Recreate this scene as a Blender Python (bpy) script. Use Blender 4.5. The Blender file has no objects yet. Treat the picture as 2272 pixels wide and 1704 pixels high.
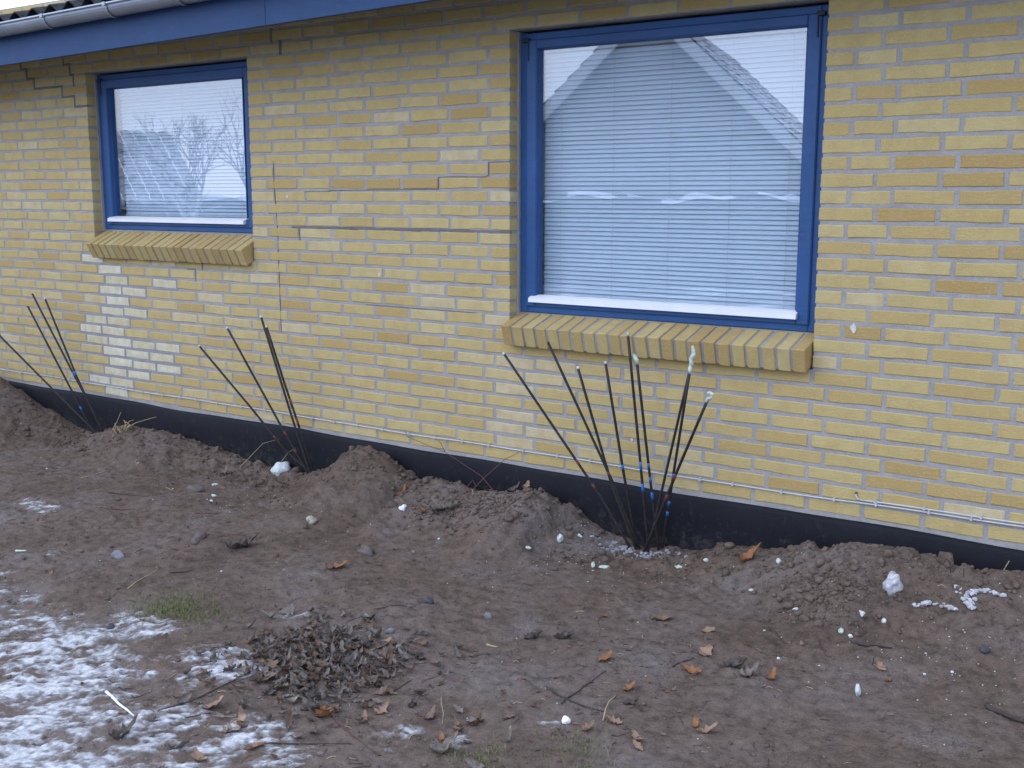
import bpy, math, random
import numpy as np
R = math.radians
random.seed(11); rng = np.random.default_rng(11)
sc = bpy.context.scene
COL = sc.collection

# ------------------------------------------------------------------ camera
cam_data = bpy.data.cameras.new('camera'); cam = bpy.data.objects.new('camera', cam_data); COL.objects.link(cam)
cam.location = (3.4696, -4.4585, 1.5758)
cam.rotation_euler = (R(90) - 0.16597, -0.00116, 0.61143)
cam_data.sensor_width = 36.0; cam_data.lens = 2492.56 / 2272 * 36.0
cam_data.clip_start = 0.05; cam_data.clip_end = 2000
sc.camera = cam
sc.render.resolution_x = 1024; sc.render.resolution_y = 768

# ------------------------------------------------------------------ overcast winter sky and weak sun
SUN_EL, SUN_AZ = R(38), R(218)          # azimuth measured like the sky texture
world = bpy.data.worlds.new('World'); sc.world = world; world.use_nodes = True
wn = world.node_tree.nodes; wl = world.node_tree.links
bg = wn['Background']
sky = wn.new('ShaderNodeTexSky'); sky.sky_type = 'NISHITA'; sky.sun_disc = False
sky.sun_elevation = SUN_EL; sky.sun_rotation = SUN_AZ
sky.air_density = 1.0; sky.dust_density = 1.0; sky.ozone_density = 1.0
veil = wn.new('ShaderNodeMix'); veil.data_type = 'RGBA'      # even layer of high cloud over the whole sky
veil.inputs[0].default_value = 0.84; veil.inputs[7].default_value = (7.9, 9.4, 13.2, 1)
wl.new(sky.outputs[0], veil.inputs[6]); wl.new(veil.outputs[2], bg.inputs['Color'])
bg.inputs['Strength'].default_value = 0.15
sun_data = bpy.data.lights.new('sun', 'SUN'); sun_data.energy = 0.6; sun_data.angle = R(60); sun_data.color = (1.0, .97, .93)
sun = bpy.data.objects.new('sun', sun_data); COL.objects.link(sun)
sun.rotation_euler = (R(90) - SUN_EL, 0, R(-38))     # light arrives from the left, in front of the wall
sc.view_settings.view_transform = 'Standard'; sc.view_settings.look = 'None'
sc.view_settings.exposure = 0.38; sc.view_settings.gamma = 1.0
sc.view_settings.use_curve_mapping = False

# ------------------------------------------------------------------ helpers
class MB:
    """collects vertices and faces; build() links them as ONE mesh object"""
    def __init__(self): self.v = []; self.f = []; self.a = []
    def add(self, vs, fs, val=None):
        n = len(self.v); self.v.extend([tuple(map(float, p)) for p in vs]); self.f.extend([tuple(i + n for i in f) for f in fs])
        if val is not None: self.a.extend([val] * len(vs))
    def box(self, x0, x1, y0, y1, z0, z1, val=None):
        self.add([(x0,y0,z0),(x1,y0,z0),(x1,y1,z0),(x0,y1,z0),(x0,y0,z1),(x1,y0,z1),(x1,y1,z1),(x0,y1,z1)],
                 [(0,1,5,4),(1,2,6,5),(2,3,7,6),(3,0,4,7),(4,5,6,7),(3,2,1,0)], val)
    def bbox(self, x0, x1, y0, y1, z0, z1, b=.003, val=None):
        """box with chamfered edges"""
        vs = []; X = (x0, x1); Y = (y0, y1); Z = (z0, z1)
        idx = {}
        for i in (0,1):
            for j in (0,1):
                for k in (0,1):
                    sx = b if i == 0 else -b; sy = b if j == 0 else -b; sz = b if k == 0 else -b
                    for ax, p in (('x',(X[i], Y[j]+sy, Z[k]+sz)), ('y',(X[i]+sx, Y[j], Z[k]+sz)), ('z',(X[i]+sx, Y[j]+sy, Z[k]))):
                        idx[(i,j,k,ax)] = len(vs); vs.append(p)
        fs = []
        g = lambda i,j,k,a: idx[(i,j,k,a)]
        fs += [(g(0,0,0,'x'),g(0,0,1,'x'),g(0,1,1,'x'),g(0,1,0,'x')), (g(1,0,0,'x'),g(1,1,0,'x'),g(1,1,1,'x'),g(1,0,1,'x'))]
        fs += [(g(0,0,0,'y'),g(1,0,0,'y'),g(1,0,1,'y'),g(0,0,1,'y')), (g(0,1,0,'y'),g(0,1,1,'y'),g(1,1,1,'y'),g(1,1,0,'y'))]
        fs += [(g(0,0,0,'z'),g(0,1,0,'z'),g(1,1,0,'z'),g(1,0,0,'z')), (g(0,0,1,'z'),g(1,0,1,'z'),g(1,1,1,'z'),g(0,1,1,'z'))]
        for i in (0,1):
            for j in (0,1): fs.append((g(i,j,0,'x'),g(i,j,0,'y'),g(i,j,1,'y'),g(i,j,1,'x')))
            for k in (0,1): fs.append((g(i,0,k,'x'),g(i,0,k,'z'),g(i,1,k,'z'),g(i,1,k,'x')))
        for j in (0,1):
            for k in (0,1): fs.append((g(0,j,k,'y'),g(0,j,k,'z'),g(1,j,k,'z'),g(1,j,k,'y')))
        for i in (0,1):
            for j in (0,1):
                for k in (0,1): fs.append((g(i,j,k,'x'),g(i,j,k,'y'),g(i,j,k,'z')))
        self.add(vs, fs, val)
    def tube(self, pts, rad, n=8, cap=True, val=None):
        pts = [np.array(p, float) for p in pts]; m = len(pts)
        if not hasattr(rad, '__len__'): rad = [rad] * m
        vs = []; fs = []
        t0 = pts[1] - pts[0]; up = np.array((0,0,1.)) if abs(t0[2]) < .9 * np.linalg.norm(t0) else np.array((0,1.,0))
        for i, p in enumerate(pts):
            t = pts[min(i+1, m-1)] - pts[max(i-1, 0)]; t = t / (np.linalg.norm(t) + 1e-12)
            a = np.cross(t, up); a /= np.linalg.norm(a) + 1e-12; b = np.cross(a, t)
            for k in range(n):
                th = 2 * math.pi * k / n; vs.append(p + rad[i] * (math.cos(th) * a + math.sin(th) * b))
        for i in range(m - 1):
            for k in range(n):
                k2 = (k + 1) % n; fs.append((i*n+k, i*n+k2, (i+1)*n+k2, (i+1)*n+k))
        if cap: fs.append(tuple(range(n-1, -1, -1))); fs.append(tuple((m-1)*n + k for k in range(n)))
        self.add(vs, fs, val)
    def extrude_x(self, prof, x0, x1, val=None, z1off=0.0):
        """closed (y, z) profile swept along x; z1off lifts the far end"""
        n = len(prof); vs = [(x0, p[0], p[1]) for p in prof] + [(x1, p[0], p[1] + z1off) for p in prof]
        fs = [(k, (k+1) % n, n + (k+1) % n, n + k) for k in range(n)] + [tuple(range(n-1,-1,-1)), tuple(range(n, 2*n))]
        self.add(vs, fs, val)
    def mesh(self, name, mat, smooth=False, attr=None):
        me = bpy.data.meshes.new(name); me.from_pydata(self.v, [], self.f)
        if mat is not None: me.materials.append(mat)
        if attr and self.a:
            at = me.attributes.new(attr, 'FLOAT', 'POINT'); at.data.foreach_set('value', np.array(self.a, np.float32))
        if smooth: me.polygons.foreach_set('use_smooth', np.ones(len(me.polygons), bool))
        me.update(); return me
    def build(self, name, mat, parent=None, smooth=False, attr=None):
        return link(name, self.mesh(name, mat, smooth, attr), parent)
def link(name, me, parent=None):
    o = bpy.data.objects.new(name, me); COL.objects.link(o)
    if parent is not None: o.parent = parent
    return o
def tag(o, label=None, cat=None, group=None, kind=None):
    if label: o['label'] = label
    if cat: o['category'] = cat
    if group: o['group'] = group
    if kind: o['kind'] = kind
    return o
def empty(name, loc=(0,0,0)):
    o = bpy.data.objects.new(name, None); COL.objects.link(o); o.location = loc; o.empty_display_size = .1; return o
def grid_mesh(name, X, Y, Zs, mat, keep=None, val=None):
    ny, nx = Zs.shape
    co = np.stack([X, Y, Zs], -1).reshape(-1, 3)
    ii, jj = np.meshgrid(np.arange(nx - 1), np.arange(ny - 1)); a = (jj * nx + ii).ravel()
    q = np.stack([a, a + 1, a + nx + 1, a + nx], 1)
    if keep is not None:
        k = keep.ravel(); q = q[k[q].any(1)]
        used = np.zeros(len(co), bool); used[q.ravel()] = True; mp = np.cumsum(used) - 1; co = co[used]; q = mp[q]
        if val is not None: val = val.ravel()[used]
    me = bpy.data.meshes.new(name); me.vertices.add(len(co)); me.vertices.foreach_set('co', co.ravel().astype(np.float32))
    me.loops.add(q.size); me.loops.foreach_set('vertex_index', q.ravel().astype(np.int32))
    me.polygons.add(len(q)); me.polygons.foreach_set('loop_start', np.arange(0, q.size, 4, dtype=np.int32)); me.polygons.foreach_set('loop_total', np.full(len(q), 4, np.int32))
    me.polygons.foreach_set('use_smooth', np.ones(len(q), bool)); me.materials.append(mat); me.update(calc_edges=True); me.validate()
    return me if val is None else (me, val)

# ------------------------------------------------------------------ materials
def new_mat(name):
    m = bpy.data.materials.new(name); m.use_nodes = True
    nt = m.node_tree; b = nt.nodes['Principled BSDF']; return m, nt, b
def N(nt, typ, **kw):
    n = nt.nodes.new(typ)
    for k, v in kw.items():
        if k.startswith('i_'): n.inputs[k[2:].replace('_', ' ')].default_value = v
        else: setattr(n, k, v)
    return n
def noise(nt, scale, detail=4, rough=.55, vec=None, stretch=None):
    n = N(nt, 'ShaderNodeTexNoise'); n.inputs['Scale'].default_value = scale; n.inputs['Detail'].default_value = detail; n.inputs['Roughness'].default_value = rough
    if vec is None: vec = N(nt, 'ShaderNodeNewGeometry').outputs['Position']
    if stretch:
        mp = N(nt, 'ShaderNodeMapping'); mp.inputs['Scale'].default_value = stretch; nt.links.new(vec, mp.inputs[0]); vec = mp.outputs[0]
    nt.links.new(vec, n.inputs['Vector']); return n.outputs['Fac']
def ramp(nt, fac, stops):
    r = N(nt, 'ShaderNodeValToRGB'); e = r.color_ramp.elements
    while len(e) < len(stops): e.new(.5)
    for el, (p, c) in zip(e, stops): el.position = p; el.color = (*c, 1) if len(c) == 3 else c
    nt.links.new(fac, r.inputs[0]); return r.outputs[0]
def mixc(nt, fac, a, b, mode='MIX'):
    m = N(nt, 'ShaderNodeMix', data_type='RGBA', blend_type=mode)
    for sock, val in ((m.inputs[0], fac), (m.inputs[6], a), (m.inputs[7], b)):
        if hasattr(val, 'links') or hasattr(val, 'is_linked'): nt.links.new(val, sock)
        elif isinstance(val, (int, float)): sock.default_value = val
        else: sock.default_value = (*val, 1)
    return m.outputs[2]
def mathn(nt, op, a, b=None):
    m = N(nt, 'ShaderNodeMath', operation=op)
    for s, v in ((m.inputs[0], a), (m.inputs[1], b)):
        if v is None: continue
        if isinstance(v, (int, float)): s.default_value = v
        else: nt.links.new(v, s)
    return m.outputs[0]
def bump(nt, b, h, strength, dist=.01):
    n = N(nt, 'ShaderNodeBump'); n.inputs['Strength'].default_value = strength; n.inputs['Distance'].default_value = dist
    nt.links.new(h, n.inputs['Height']); nt.links.new(n.outputs[0], b.inputs['Normal'])
def simple(name, col, rough=.7, var=.12, nscale=20, bmp=.0, bscale=120, metal=0, spec=.4):
    m, nt, b = new_mat(name)
    f = noise(nt, nscale, 4)
    lo = tuple(c * (1 - var) for c in col); hi = tuple(min(1, c * (1 + var)) for c in col)
    nt.links.new(ramp(nt, f, [(.3, lo), (.7, hi)]), b.inputs['Base Color'])
    b.inputs['Roughness'].default_value = rough; b.inputs['Metallic'].default_value = metal; b.inputs['Specular IOR Level'].default_value = spec
    if bmp: bump(nt, b, noise(nt, bscale, 3), bmp, .004)
    return m
def brick_mat(name, attr_type, stops):
    m, nt, b = new_mat(name)
    at = N(nt, 'ShaderNodeAttribute', attribute_name='tone', attribute_type=attr_type)
    base = ramp(nt, at.outputs['Fac'], stops)
    blotch = noise(nt, 14, 4, .6); grain = noise(nt, 260, 3, .6); streak = noise(nt, 75, 5, .7, stretch=(.7, 1, 1.5))
    c = mixc(nt, mathn(nt, 'MULTIPLY', ramp(nt, blotch, [(.40, (0,0,0)), (.66, (1,1,1))]), .55), base, (.46, .335, .145))
    c = mixc(nt, mathn(nt, 'MULTIPLY', ramp(nt, streak, [(.52, (0,0,0)), (.75, (1,1,1))]), .45), c, (.63, .53, .33))
    c = mixc(nt, .55, c, ramp(nt, grain, [(.25, (.62,.62,.62)), (.7, (1.0,1.0,1.0))]), 'MULTIPLY')
    spots = noise(nt, 95, 2, .5)
    c = mixc(nt, ramp(nt, spots, [(.74, (0,0,0)), (.80, (.55,.55,.55))]), c, (.16, .12, .06))
    nt.links.new(c, b.inputs['Base Color']); b.inputs['Roughness'].default_value = .88; b.inputs['Specular IOR Level'].default_value = .25
    h = mathn(nt, 'ADD', mathn(nt, 'MULTIPLY', streak, .8), mathn(nt, 'MULTIPLY', grain, .4))
    bump(nt, b, h, .8, .0045)
    return m
YB = [(0.0, (.450,.300,.108)), (.14, (.480,.335,.125)), (.40, (.530,.400,.160)), (.70, (.560,.440,.190)), (.88, (.58,.475,.238)), (1.0, (.60,.50,.30))]
PB = [(0.0, (.60,.545,.36)), (.5, (.67,.63,.45)), (1.0, (.72,.69,.54))]
M = {}
M['brick'] = brick_mat('yellow_brick', 'OBJECT', YB); M['brick_joined'] = brick_mat('yellow_brick_course', 'GEOMETRY', YB)
M['pale'] = brick_mat('pale_brick', 'OBJECT', PB); M['pale_joined'] = brick_mat('pale_brick_course', 'GEOMETRY', PB)
def mortar_mat(name, a, c2, c3):
    m, nt, b = new_mat(name)
    f = noise(nt, 9, 5, .6); g = noise(nt, 180, 3, .7); k = noise(nt, 40, 4, .65)
    c = ramp(nt, f, [(.3, a), (.62, c2)])
    c = mixc(nt, ramp(nt, k, [(.60, (0,0,0)), (.75, (.6,.6,.6))]), c, c3)
    c = mixc(nt, .5, c, ramp(nt, g, [(.3, (.65,.65,.65)), (.7, (1,1,1))]), 'MULTIPLY')
    nt.links.new(c, b.inputs['Base Color']); b.inputs['Roughness'].default_value = .95; b.inputs['Specular IOR Level'].default_value = .2
    bump(nt, b, mathn(nt, 'ADD', g, mathn(nt, 'MULTIPLY', k, 1.6)), .7, .004); return m
M['mortar'] = mortar_mat('mortar', (.320,.305,.288), (.400,.385,.366), (.26,.25,.245))
M['repoint'] = mortar_mat('dark_mortar', (.15,.145,.15), (.20,.195,.20), (.11,.11,.115))
M['repair'] = mortar_mat('repair_mortar', (.27,.265,.275), (.34,.335,.345), (.22,.22,.23))
M['crack'] = simple('crack_shadow', (.13,.10,.08), .95)
def paint(name, col, rough):
    m, nt, b = new_mat(name)
    f = noise(nt, 5, 4); g = noise(nt, 70, 4, .6, stretch=(.12, 1, 1)); d = noise(nt, 26, 5, .7)
    c = ramp(nt, f, [(.3, tuple(x*.88 for x in col)), (.7, tuple(x*1.08 for x in col))])
    c = mixc(nt, ramp(nt, d, [(.58, (0,0,0)), (.80, (.45,.45,.45))]), c, tuple(x*.6 + .07 for x in col))
    c = mixc(nt, .35, c, ramp(nt, g, [(.3, (.72,.72,.74)), (.7, (1.1,1.1,1.1))]), 'MULTIPLY')
    nt.links.new(c, b.inputs['Base Color']); b.inputs['Roughness'].default_value = rough; b.inputs['Specular IOR Level'].default_value = .32
    bump(nt, b, g, .35, .003); return m
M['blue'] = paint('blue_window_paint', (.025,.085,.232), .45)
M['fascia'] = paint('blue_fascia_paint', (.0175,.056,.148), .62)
M['splash'] = simple('old_paint_splash', (.60,.58,.52), .8, .15, 60)
M['plinth'] = None
m, nt, b = new_mat('bitumen'); f = noise(nt, 4, 5, .65); s_ = noise(nt, 22, 5, .7, stretch=(1, 1, .35)); g = noise(nt, 140, 3)
c = ramp(nt, f, [(.3, (.0045,.0052,.0085)), (.75, (.009,.0098,.015))])
c = mixc(nt, ramp(nt, s_, [(.62, (0,0,0)), (.80, (.4,.4,.4))]), c, (.07,.068,.075))
sx_ = N(nt, 'ShaderNodeSeparateXYZ'); nt.links.new(N(nt, 'ShaderNodeNewGeometry').outputs['Position'], sx_.inputs[0])
splash = mathn(nt, 'ADD', mathn(nt, 'MULTIPLY', mathn(nt, 'SUBTRACT', .17, sx_.outputs['Z']), 2.2), mathn(nt, 'MULTIPLY', mathn(nt, 'SUBTRACT', noise(nt, 30, 5, .7), .52), 2.4))
c = mixc(nt, ramp(nt, splash, [(.16, (0,0,0)), (.66, (.45,.45,.45))]), c, (.085,.072,.062))        # dried mud splashes
nt.links.new(c, b.inputs['Base Color']); b.inputs['Roughness'].default_value = .7; b.inputs['Specular IOR Level'].default_value = .25
bump(nt, b, mathn(nt, 'ADD', g, mathn(nt, 'MULTIPLY', s_, 2)), .35, .004); M['plinth'] = m
M['zinc'] = simple('zinc', (.30,.33,.37), .42, .15, 6, .05, 60, .55)
M['tile'] = simple('mossy_fibre_cement', (.035,.036,.036), .9, .5, 25, .6, 80, 0, .1)
M['white_alu'] = simple('white_aluminium', (.72,.73,.74), .38, .04, 8)
M['slat'] = simple('white_slat', (.60,.72,.82), .45, .03, 3)
M['cord'] = simple('blind_cord', (.55,.56,.58), .9)
M['room'] = simple('room_plaster', (.30,.29,.28), .9)
M['black_metal'] = simple('dark_hinge', (.02,.025,.035), .5, .2, 30, 0, 0, .3)
M['cable'] = simple('white_cable', (.50,.51,.53), .5, .08, 15)
m, nt, b = new_mat('window_glass'); nt.nodes.remove(b)
gm = N(nt, 'ShaderNodeNewGeometry'); dt = N(nt, 'ShaderNodeVectorMath', operation='DOT_PRODUCT'); nt.links.new(gm.outputs['Incoming'], dt.inputs[0]); nt.links.new(gm.outputs['Normal'], dt.inputs[1])
sch = mathn(nt, 'POWER', mathn(nt, 'SUBTRACT', 1.0, mathn(nt, 'ABSOLUTE', dt.outputs['Value'])), 5.0)
refl = mathn(nt, 'ADD', .125, mathn(nt, 'MULTIPLY', sch, .875))      # reflectance of one face of double glazing
tr = N(nt, 'ShaderNodeBsdfTransparent'); tr.inputs[0].default_value = (.95,.97,.985,1)
gl = N(nt, 'ShaderNodeBsdfGlossy'); gl.inputs['Roughness'].default_value = .0; gl.inputs[0].default_value = (1,1,1,1)
mx = N(nt, 'ShaderNodeMixShader'); nt.links.new(refl, mx.inputs[0]); nt.links.new(tr.outputs[0], mx.inputs[1]); nt.links.new(gl.outputs[0], mx.inputs[2])
nt.links.new(mx.outputs[0], nt.nodes['Material Output'].inputs[0]); M['glass'] = m
# soil
m, nt, b = new_mat('soil'); P = N(nt, 'ShaderNodeNewGeometry').outputs['Position']
f1 = noise(nt, 1.6, 5, .6); f2 = noise(nt, 22, 5, .7); f3 = noise(nt, 150, 4, .7); f4 = noise(nt, 60, 2, .5); f5 = noise(nt, 3.1, 4, .6)
c = ramp(nt, f1, [(.30, (.122,.089,.068)), (.46, (.165,.123,.095)), (.58, (.180,.143,.118)), (.72, (.205,.175,.155))])
c = mixc(nt, .85, c, ramp(nt, f2, [(.30, (.42,.40,.39)), (.50, (.92,.92,.92)), (.72, (1.28,1.26,1.25))]), 'MULTIPLY')
c = mixc(nt, .8, c, ramp(nt, f3, [(.25, (.55,.53,.52)), (.7, (1.12,1.1,1.1))]), 'MULTIPLY')
c = mixc(nt, ramp(nt, f4, [(.735, (0,0,0)), (.765, (.75,.75,.75))]), c, (.30,.285,.28))
c = mixc(nt, mathn(nt, 'MULTIPLY', ramp(nt, f5, [(.56, (0,0,0)), (.72, (1,1,1))]), mathn(nt, 'MULTIPLY', ramp(nt, f3, [(.48, (0,0,0)), (.62, (1,1,1))]), .35)), c, (.32,.32,.35))
nt.links.new(c, b.inputs['Base Color']); b.inputs['Roughness'].default_value = .95; b.inputs['Specular IOR Level'].default_value = .15
bump(nt, b, mathn(nt, 'ADD', mathn(nt, 'MULTIPLY', f2, 1.0), mathn(nt, 'MULTIPLY', f3, .55)), .9, .012); M['soil'] = m
M['clod'] = simple('soil_clod', (.130,.097,.076), .95, .35, 28, .8, 120, 0, .15)
# snow
m, nt, b = new_mat('old_snow'); f = noise(nt, 45, 4, .7); g = noise(nt, 220, 3, .7)
c = ramp(nt, f, [(.30, (.32,.30,.29)), (.46, (.50,.49,.48)), (.64, (.70,.70,.70))])
nt.links.new(c, b.inputs['Base Color']); b.inputs['Roughness'].default_value = .85; b.inputs['Specular IOR Level'].default_value = .2
bump(nt, b, mathn(nt, 'ADD', f, mathn(nt, 'MULTIPLY', g, .5)), .7, .006); M['snow'] = m
th_ = N(nt, 'ShaderNodeAttribute', attribute_name='thick', attribute_type='GEOMETRY')      # thin frost lets the soil show through
al = mathn(nt, 'ADD', mathn(nt, 'ADD', th_.outputs['Fac'], .12), mathn(nt, 'MULTIPLY', mathn(nt, 'SUBTRACT', noise(nt, 75, 4, .7), .5), .75))
nt.links.new(ramp(nt, al, [(.0, (0,0,0)), (.18, (.16,.16,.16)), (.44, (.46,.46,.46)), (.75, (.88,.88,.88))]), b.inputs['Alpha'])
M['snow_clean'] = simple('snow_cap', (.80,.82,.86), .8, .05, 12, .4, 40)
M['foam'] = simple('pale_foam', (.50,.56,.47), .85, .24, 70, .8, 160)
M['foam_white'] = simple('white_foam', (.60,.63,.60), .85, .22, 60, .7, 140)
M['plaster'] = simple('lime_plaster', (.45,.44,.45), .9, .42, 45, .9, 130)
M['grout'] = simple('grey_grout', (.27,.27,.29), .95, .3, 60, .9, 160)
M['steel'] = simple('rusty_steel', (.036,.031,.030), .6, .35, 60, .25, 300, .35)
M['red'] = simple('red_mark', (.12,.030,.022), .6, .25, 200)
M['bluetape'] = simple('blue_mark', (.03,.14,.40), .55, .15, 200)
M['stone_beige'] = simple('beige_stone', (.36,.31,.24), .8, .15, 40, .4, 120)
M['stone_brown'] = simple('brown_stone', (.125,.098,.085), .9, .22, 40, .6, 110)
M['stone_grey'] = simple('grey_stone', (.17,.165,.175), .85, .2, 40, .5, 110)
M['stone_dark'] = simple('dark_stone', (.06,.055,.055), .8, .25, 40, .5, 110)
def leaf_mat(name, a, c2):
    m, nt, b = new_mat(name); f = noise(nt, 60, 4, .6); g = noise(nt, 9, 3)
    c = mixc(nt, .6, ramp(nt, f, [(.3, a), (.7, c2)]), ramp(nt, g, [(.3, (.7,.7,.7)), (.7, (1.2,1.2,1.2))]), 'MULTIPLY')
    nt.links.new(c, b.inputs['Base Color']); b.inputs['Roughness'].default_value = .75; b.inputs['Specular IOR Level'].default_value = .25
    bump(nt, b, f, .5, .002); return m
M['leaf_orange'] = leaf_mat('orange_leaf', (.17,.075,.032), (.30,.145,.065))
M['leaf_tan'] = leaf_mat('tan_leaf', (.20,.125,.080), (.33,.215,.14))
M['leaf_grey'] = leaf_mat('grey_leaf', (.11,.090,.074), (.25,.21,.175))
M['leaf_dark'] = leaf_mat('dark_leaf', (.05,.041,.034), (.15,.124,.103))
M['leaf_brown'] = leaf_mat('brown_leaf', (.11,.073,.048), (.22,.150,.105))
M['twig'] = simple('twig_bark', (.055,.042,.037), .85, .3, 60, .4, 200)
M['straw'] = simple('straw', (.36,.28,.15), .75, .2, 60)
M['grass'] = simple('winter_grass', (.135,.155,.045), .7, .35, 25)
M['redtwig'] = simple('reddish_twig', (.12,.055,.045), .8, .25, 60)
# things seen in the window reflections
M['gable'] = simple('pale_render', (.36,.36,.345), .9, .06, 3)
M['barge'] = simple('grey_barge_board', (.72,.73,.73), .7, .05, 4)
m, nt, b = new_mat('snowy_red_tile'); f = noise(nt, 1.6, 5, .65)
nt.links.new(ramp(nt, f, [(.42, (.15,.065,.055)), (.50, (.66,.66,.68)), (.8, (.85,.85,.88))]), b.inputs['Base Color']); b.inputs['Roughness'].default_value = .9; M['redroof'] = m
m, nt, b = new_mat('snowy_dark_tile'); f = noise(nt, 2.5, 5, .7)
nt.links.new(ramp(nt, f, [(.36, (.09,.09,.095)), (.52, (.65,.66,.7))]), b.inputs['Base Color']); b.inputs['Roughness'].default_value = .9; M['greyroof'] = m
M['snowy_twig'] = simple('snowy_twig', (.74,.74,.76), .9, .5, 6)
M['hedge'] = simple('clipped_hedge', (.16,.165,.16), .9, .4, 8, .8, 30)
m, nt, b = new_mat('winter_lawn'); f = noise(nt, .9, 6, .7); g = noise(nt, 9, 4, .7)
c = ramp(nt, f, [(.40, (.085,.085,.05)), (.52, (.16,.155,.13)), (.60, (.62,.63,.67))])
c = mixc(nt, .5, c, ramp(nt, g, [(.3, (.6,.6,.6)), (.7, (1.1,1.1,1.1))]), 'MULTIPLY')
nt.links.new(c, b.inputs['Base Color']); b.inputs['Roughness'].default_value = .95; M['lawn'] = m
# ---- terrain heights (metres; z = 0 is the trodden soil, plinth top at 0.27)
def hash2(ix, iy, seed):
    n = (ix.astype(np.int64) * 374761393 + iy.astype(np.int64) * 668265263 + seed * 1274126177) & 0xFFFFFFFF
    n = ((n ^ (n >> 13)) * 1103515245) & 0xFFFFFFFF
    n = ((n ^ (n >> 16)) * 2246822519) & 0xFFFFFFFF
    n = n ^ (n >> 15)
    return (n & 0xFFFFFF) / float(0xFFFFFF)
def vnoise(x, y, seed=0):
    ix = np.floor(x); iy = np.floor(y); fx = x - ix; fy = y - iy
    fx = fx * fx * fx * (fx * (fx * 6 - 15) + 10); fy = fy * fy * fy * (fy * (fy * 6 - 15) + 10)
    a = hash2(ix, iy, seed); b = hash2(ix + 1, iy, seed); c = hash2(ix, iy + 1, seed); d = hash2(ix + 1, iy + 1, seed)
    return (a * (1 - fx) + b * fx) * (1 - fy) + (c * (1 - fx) + d * fx) * fy - 0.5
def fbm(x, y, freq, octs, seed=0, gain=0.5):
    s = 0.0; a = 1.0
    for k in range(octs):
        cs, sn = math.cos(0.6 + k), math.sin(0.6 + k)
        s = s + a * vnoise((x * cs - y * sn) * freq, (x * sn + y * cs) * freq, seed + k * 17); a *= gain; freq *= 2.03
    return s
# crest of the thrown-up soil along the plinth: (x, distance from wall, height)
CREST_U = [(-6.5, .03), (-4.6, .03), (-4.23, -.006), (-4.05, -.07), (-3.9, -.155), (-3.62, -.205), (-3.3, -.245), (-2.95, -.245), (-2.75, -.19), (-2.44, -.165), (-2.04, -.207), (-1.58, -.247),
           (-1.2, -.256), (-1.0, -.231), (-.82, -.165), (-.70, -.07), (-.62, -.045), (-.54, -.075), (-.44, -.114), (-.28, -.195), (-.20, -.14), (-.12, -.15), (-.03, -.18), (.21, -.155), (.40, -.125), (.52, -.10), (.60, -.14), (.72, -.21), (.96, -.265),
           (1.11, -.27), (1.35, -.25), (1.61, -.22), (1.78, -.198), (1.98, -.149), (2.09, -.098), (2.2, -.09), (2.28, -.1), (2.42, -.118), (2.5, -.125), (2.575, -.101), (2.69, -.096), (3.2, -.13), (4.6, -.16)]
def crest_table():
    X, D, Hh = [], [], []
    for u, zw in CREST_U:
        k = min(1, max(0, (zw + .235) / .06)); d = .04 + .12 * k
        s = (4.458 - d) / 4.458
        X.append(3.47 + (u - 3.47) * s); D.append(d); Hh.append(1.5757 + (zw + .27 - 1.5757) * s)
    return np.array(X), np.array(D), np.array(Hh)
_cx, _cd, _ch = crest_table()
def coarse(x, y):
    wob = fbm(x, y, 3.0, 3, 5)
    d = np.interp(x, _cx, _cd); h = np.maximum(0, np.interp(x + .06 * fbm(x, y, 5.0, 2, 9), _cx, _ch))
    yy = -y - d - .05 * wob
    w = .12 + .34 * np.clip(h, 0, .3) / .3 + .16 * fbm(x, y, 4.0, 2, 51)
    back = np.exp(-(np.minimum(yy, 0) / .16) ** 2) * .7 + .3
    front = np.exp(-(np.maximum(yy, 0) / w) ** 2)
    z = h * np.where(yy < 0, back, front)
    z = z + .030 * fbm(x, y, 1.3, 3, 31) + .016 * fbm(x, y, 4.5, 3, 77)
    # low hummocks in the yard
    for (hx, hy, hr, hh) in HUMPS:
        z = z + hh * np.exp(-(((x - hx) ** 2 + (y - hy) ** 2) / hr ** 2))
    z = z - .05 * np.clip((-y - 1.2) / 2.0, 0, 1)
    return z
HUMPS = [(1.30, -.10, .22, -.02), (-.98, -.06, .2, -.02), (-3.05, -.08, .2, -.02)]
def height(x, y):
    z = coarse(x, y)
    near = np.exp(-(-y) / .45)
    rough = .26 + .68 * np.clip(fbm(x, y, 2.2, 2, 140) * 2.2 + .45 + .6 * near, 0, 1.4)
    f = fbm(x, y, 16, 4, 200, .55)
    ridge = np.exp(-((-y - .20) / .26) ** 2)
    lumps = np.clip(fbm(x, y, 11, 3, 260, .6) - .06, 0, 1)
    z = z + rough * (.013 * f + .012 * np.clip(fbm(x, y, 34, 2, 301), .02, 1)) + .004 * fbm(x, y, 75, 2, 411) + (.006 + .045 * ridge) * lumps - .010 * ridge + (.002 + .010 * ridge) * np.abs(fbm(x, y, 24, 3, 520, .6))
    return z
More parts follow.
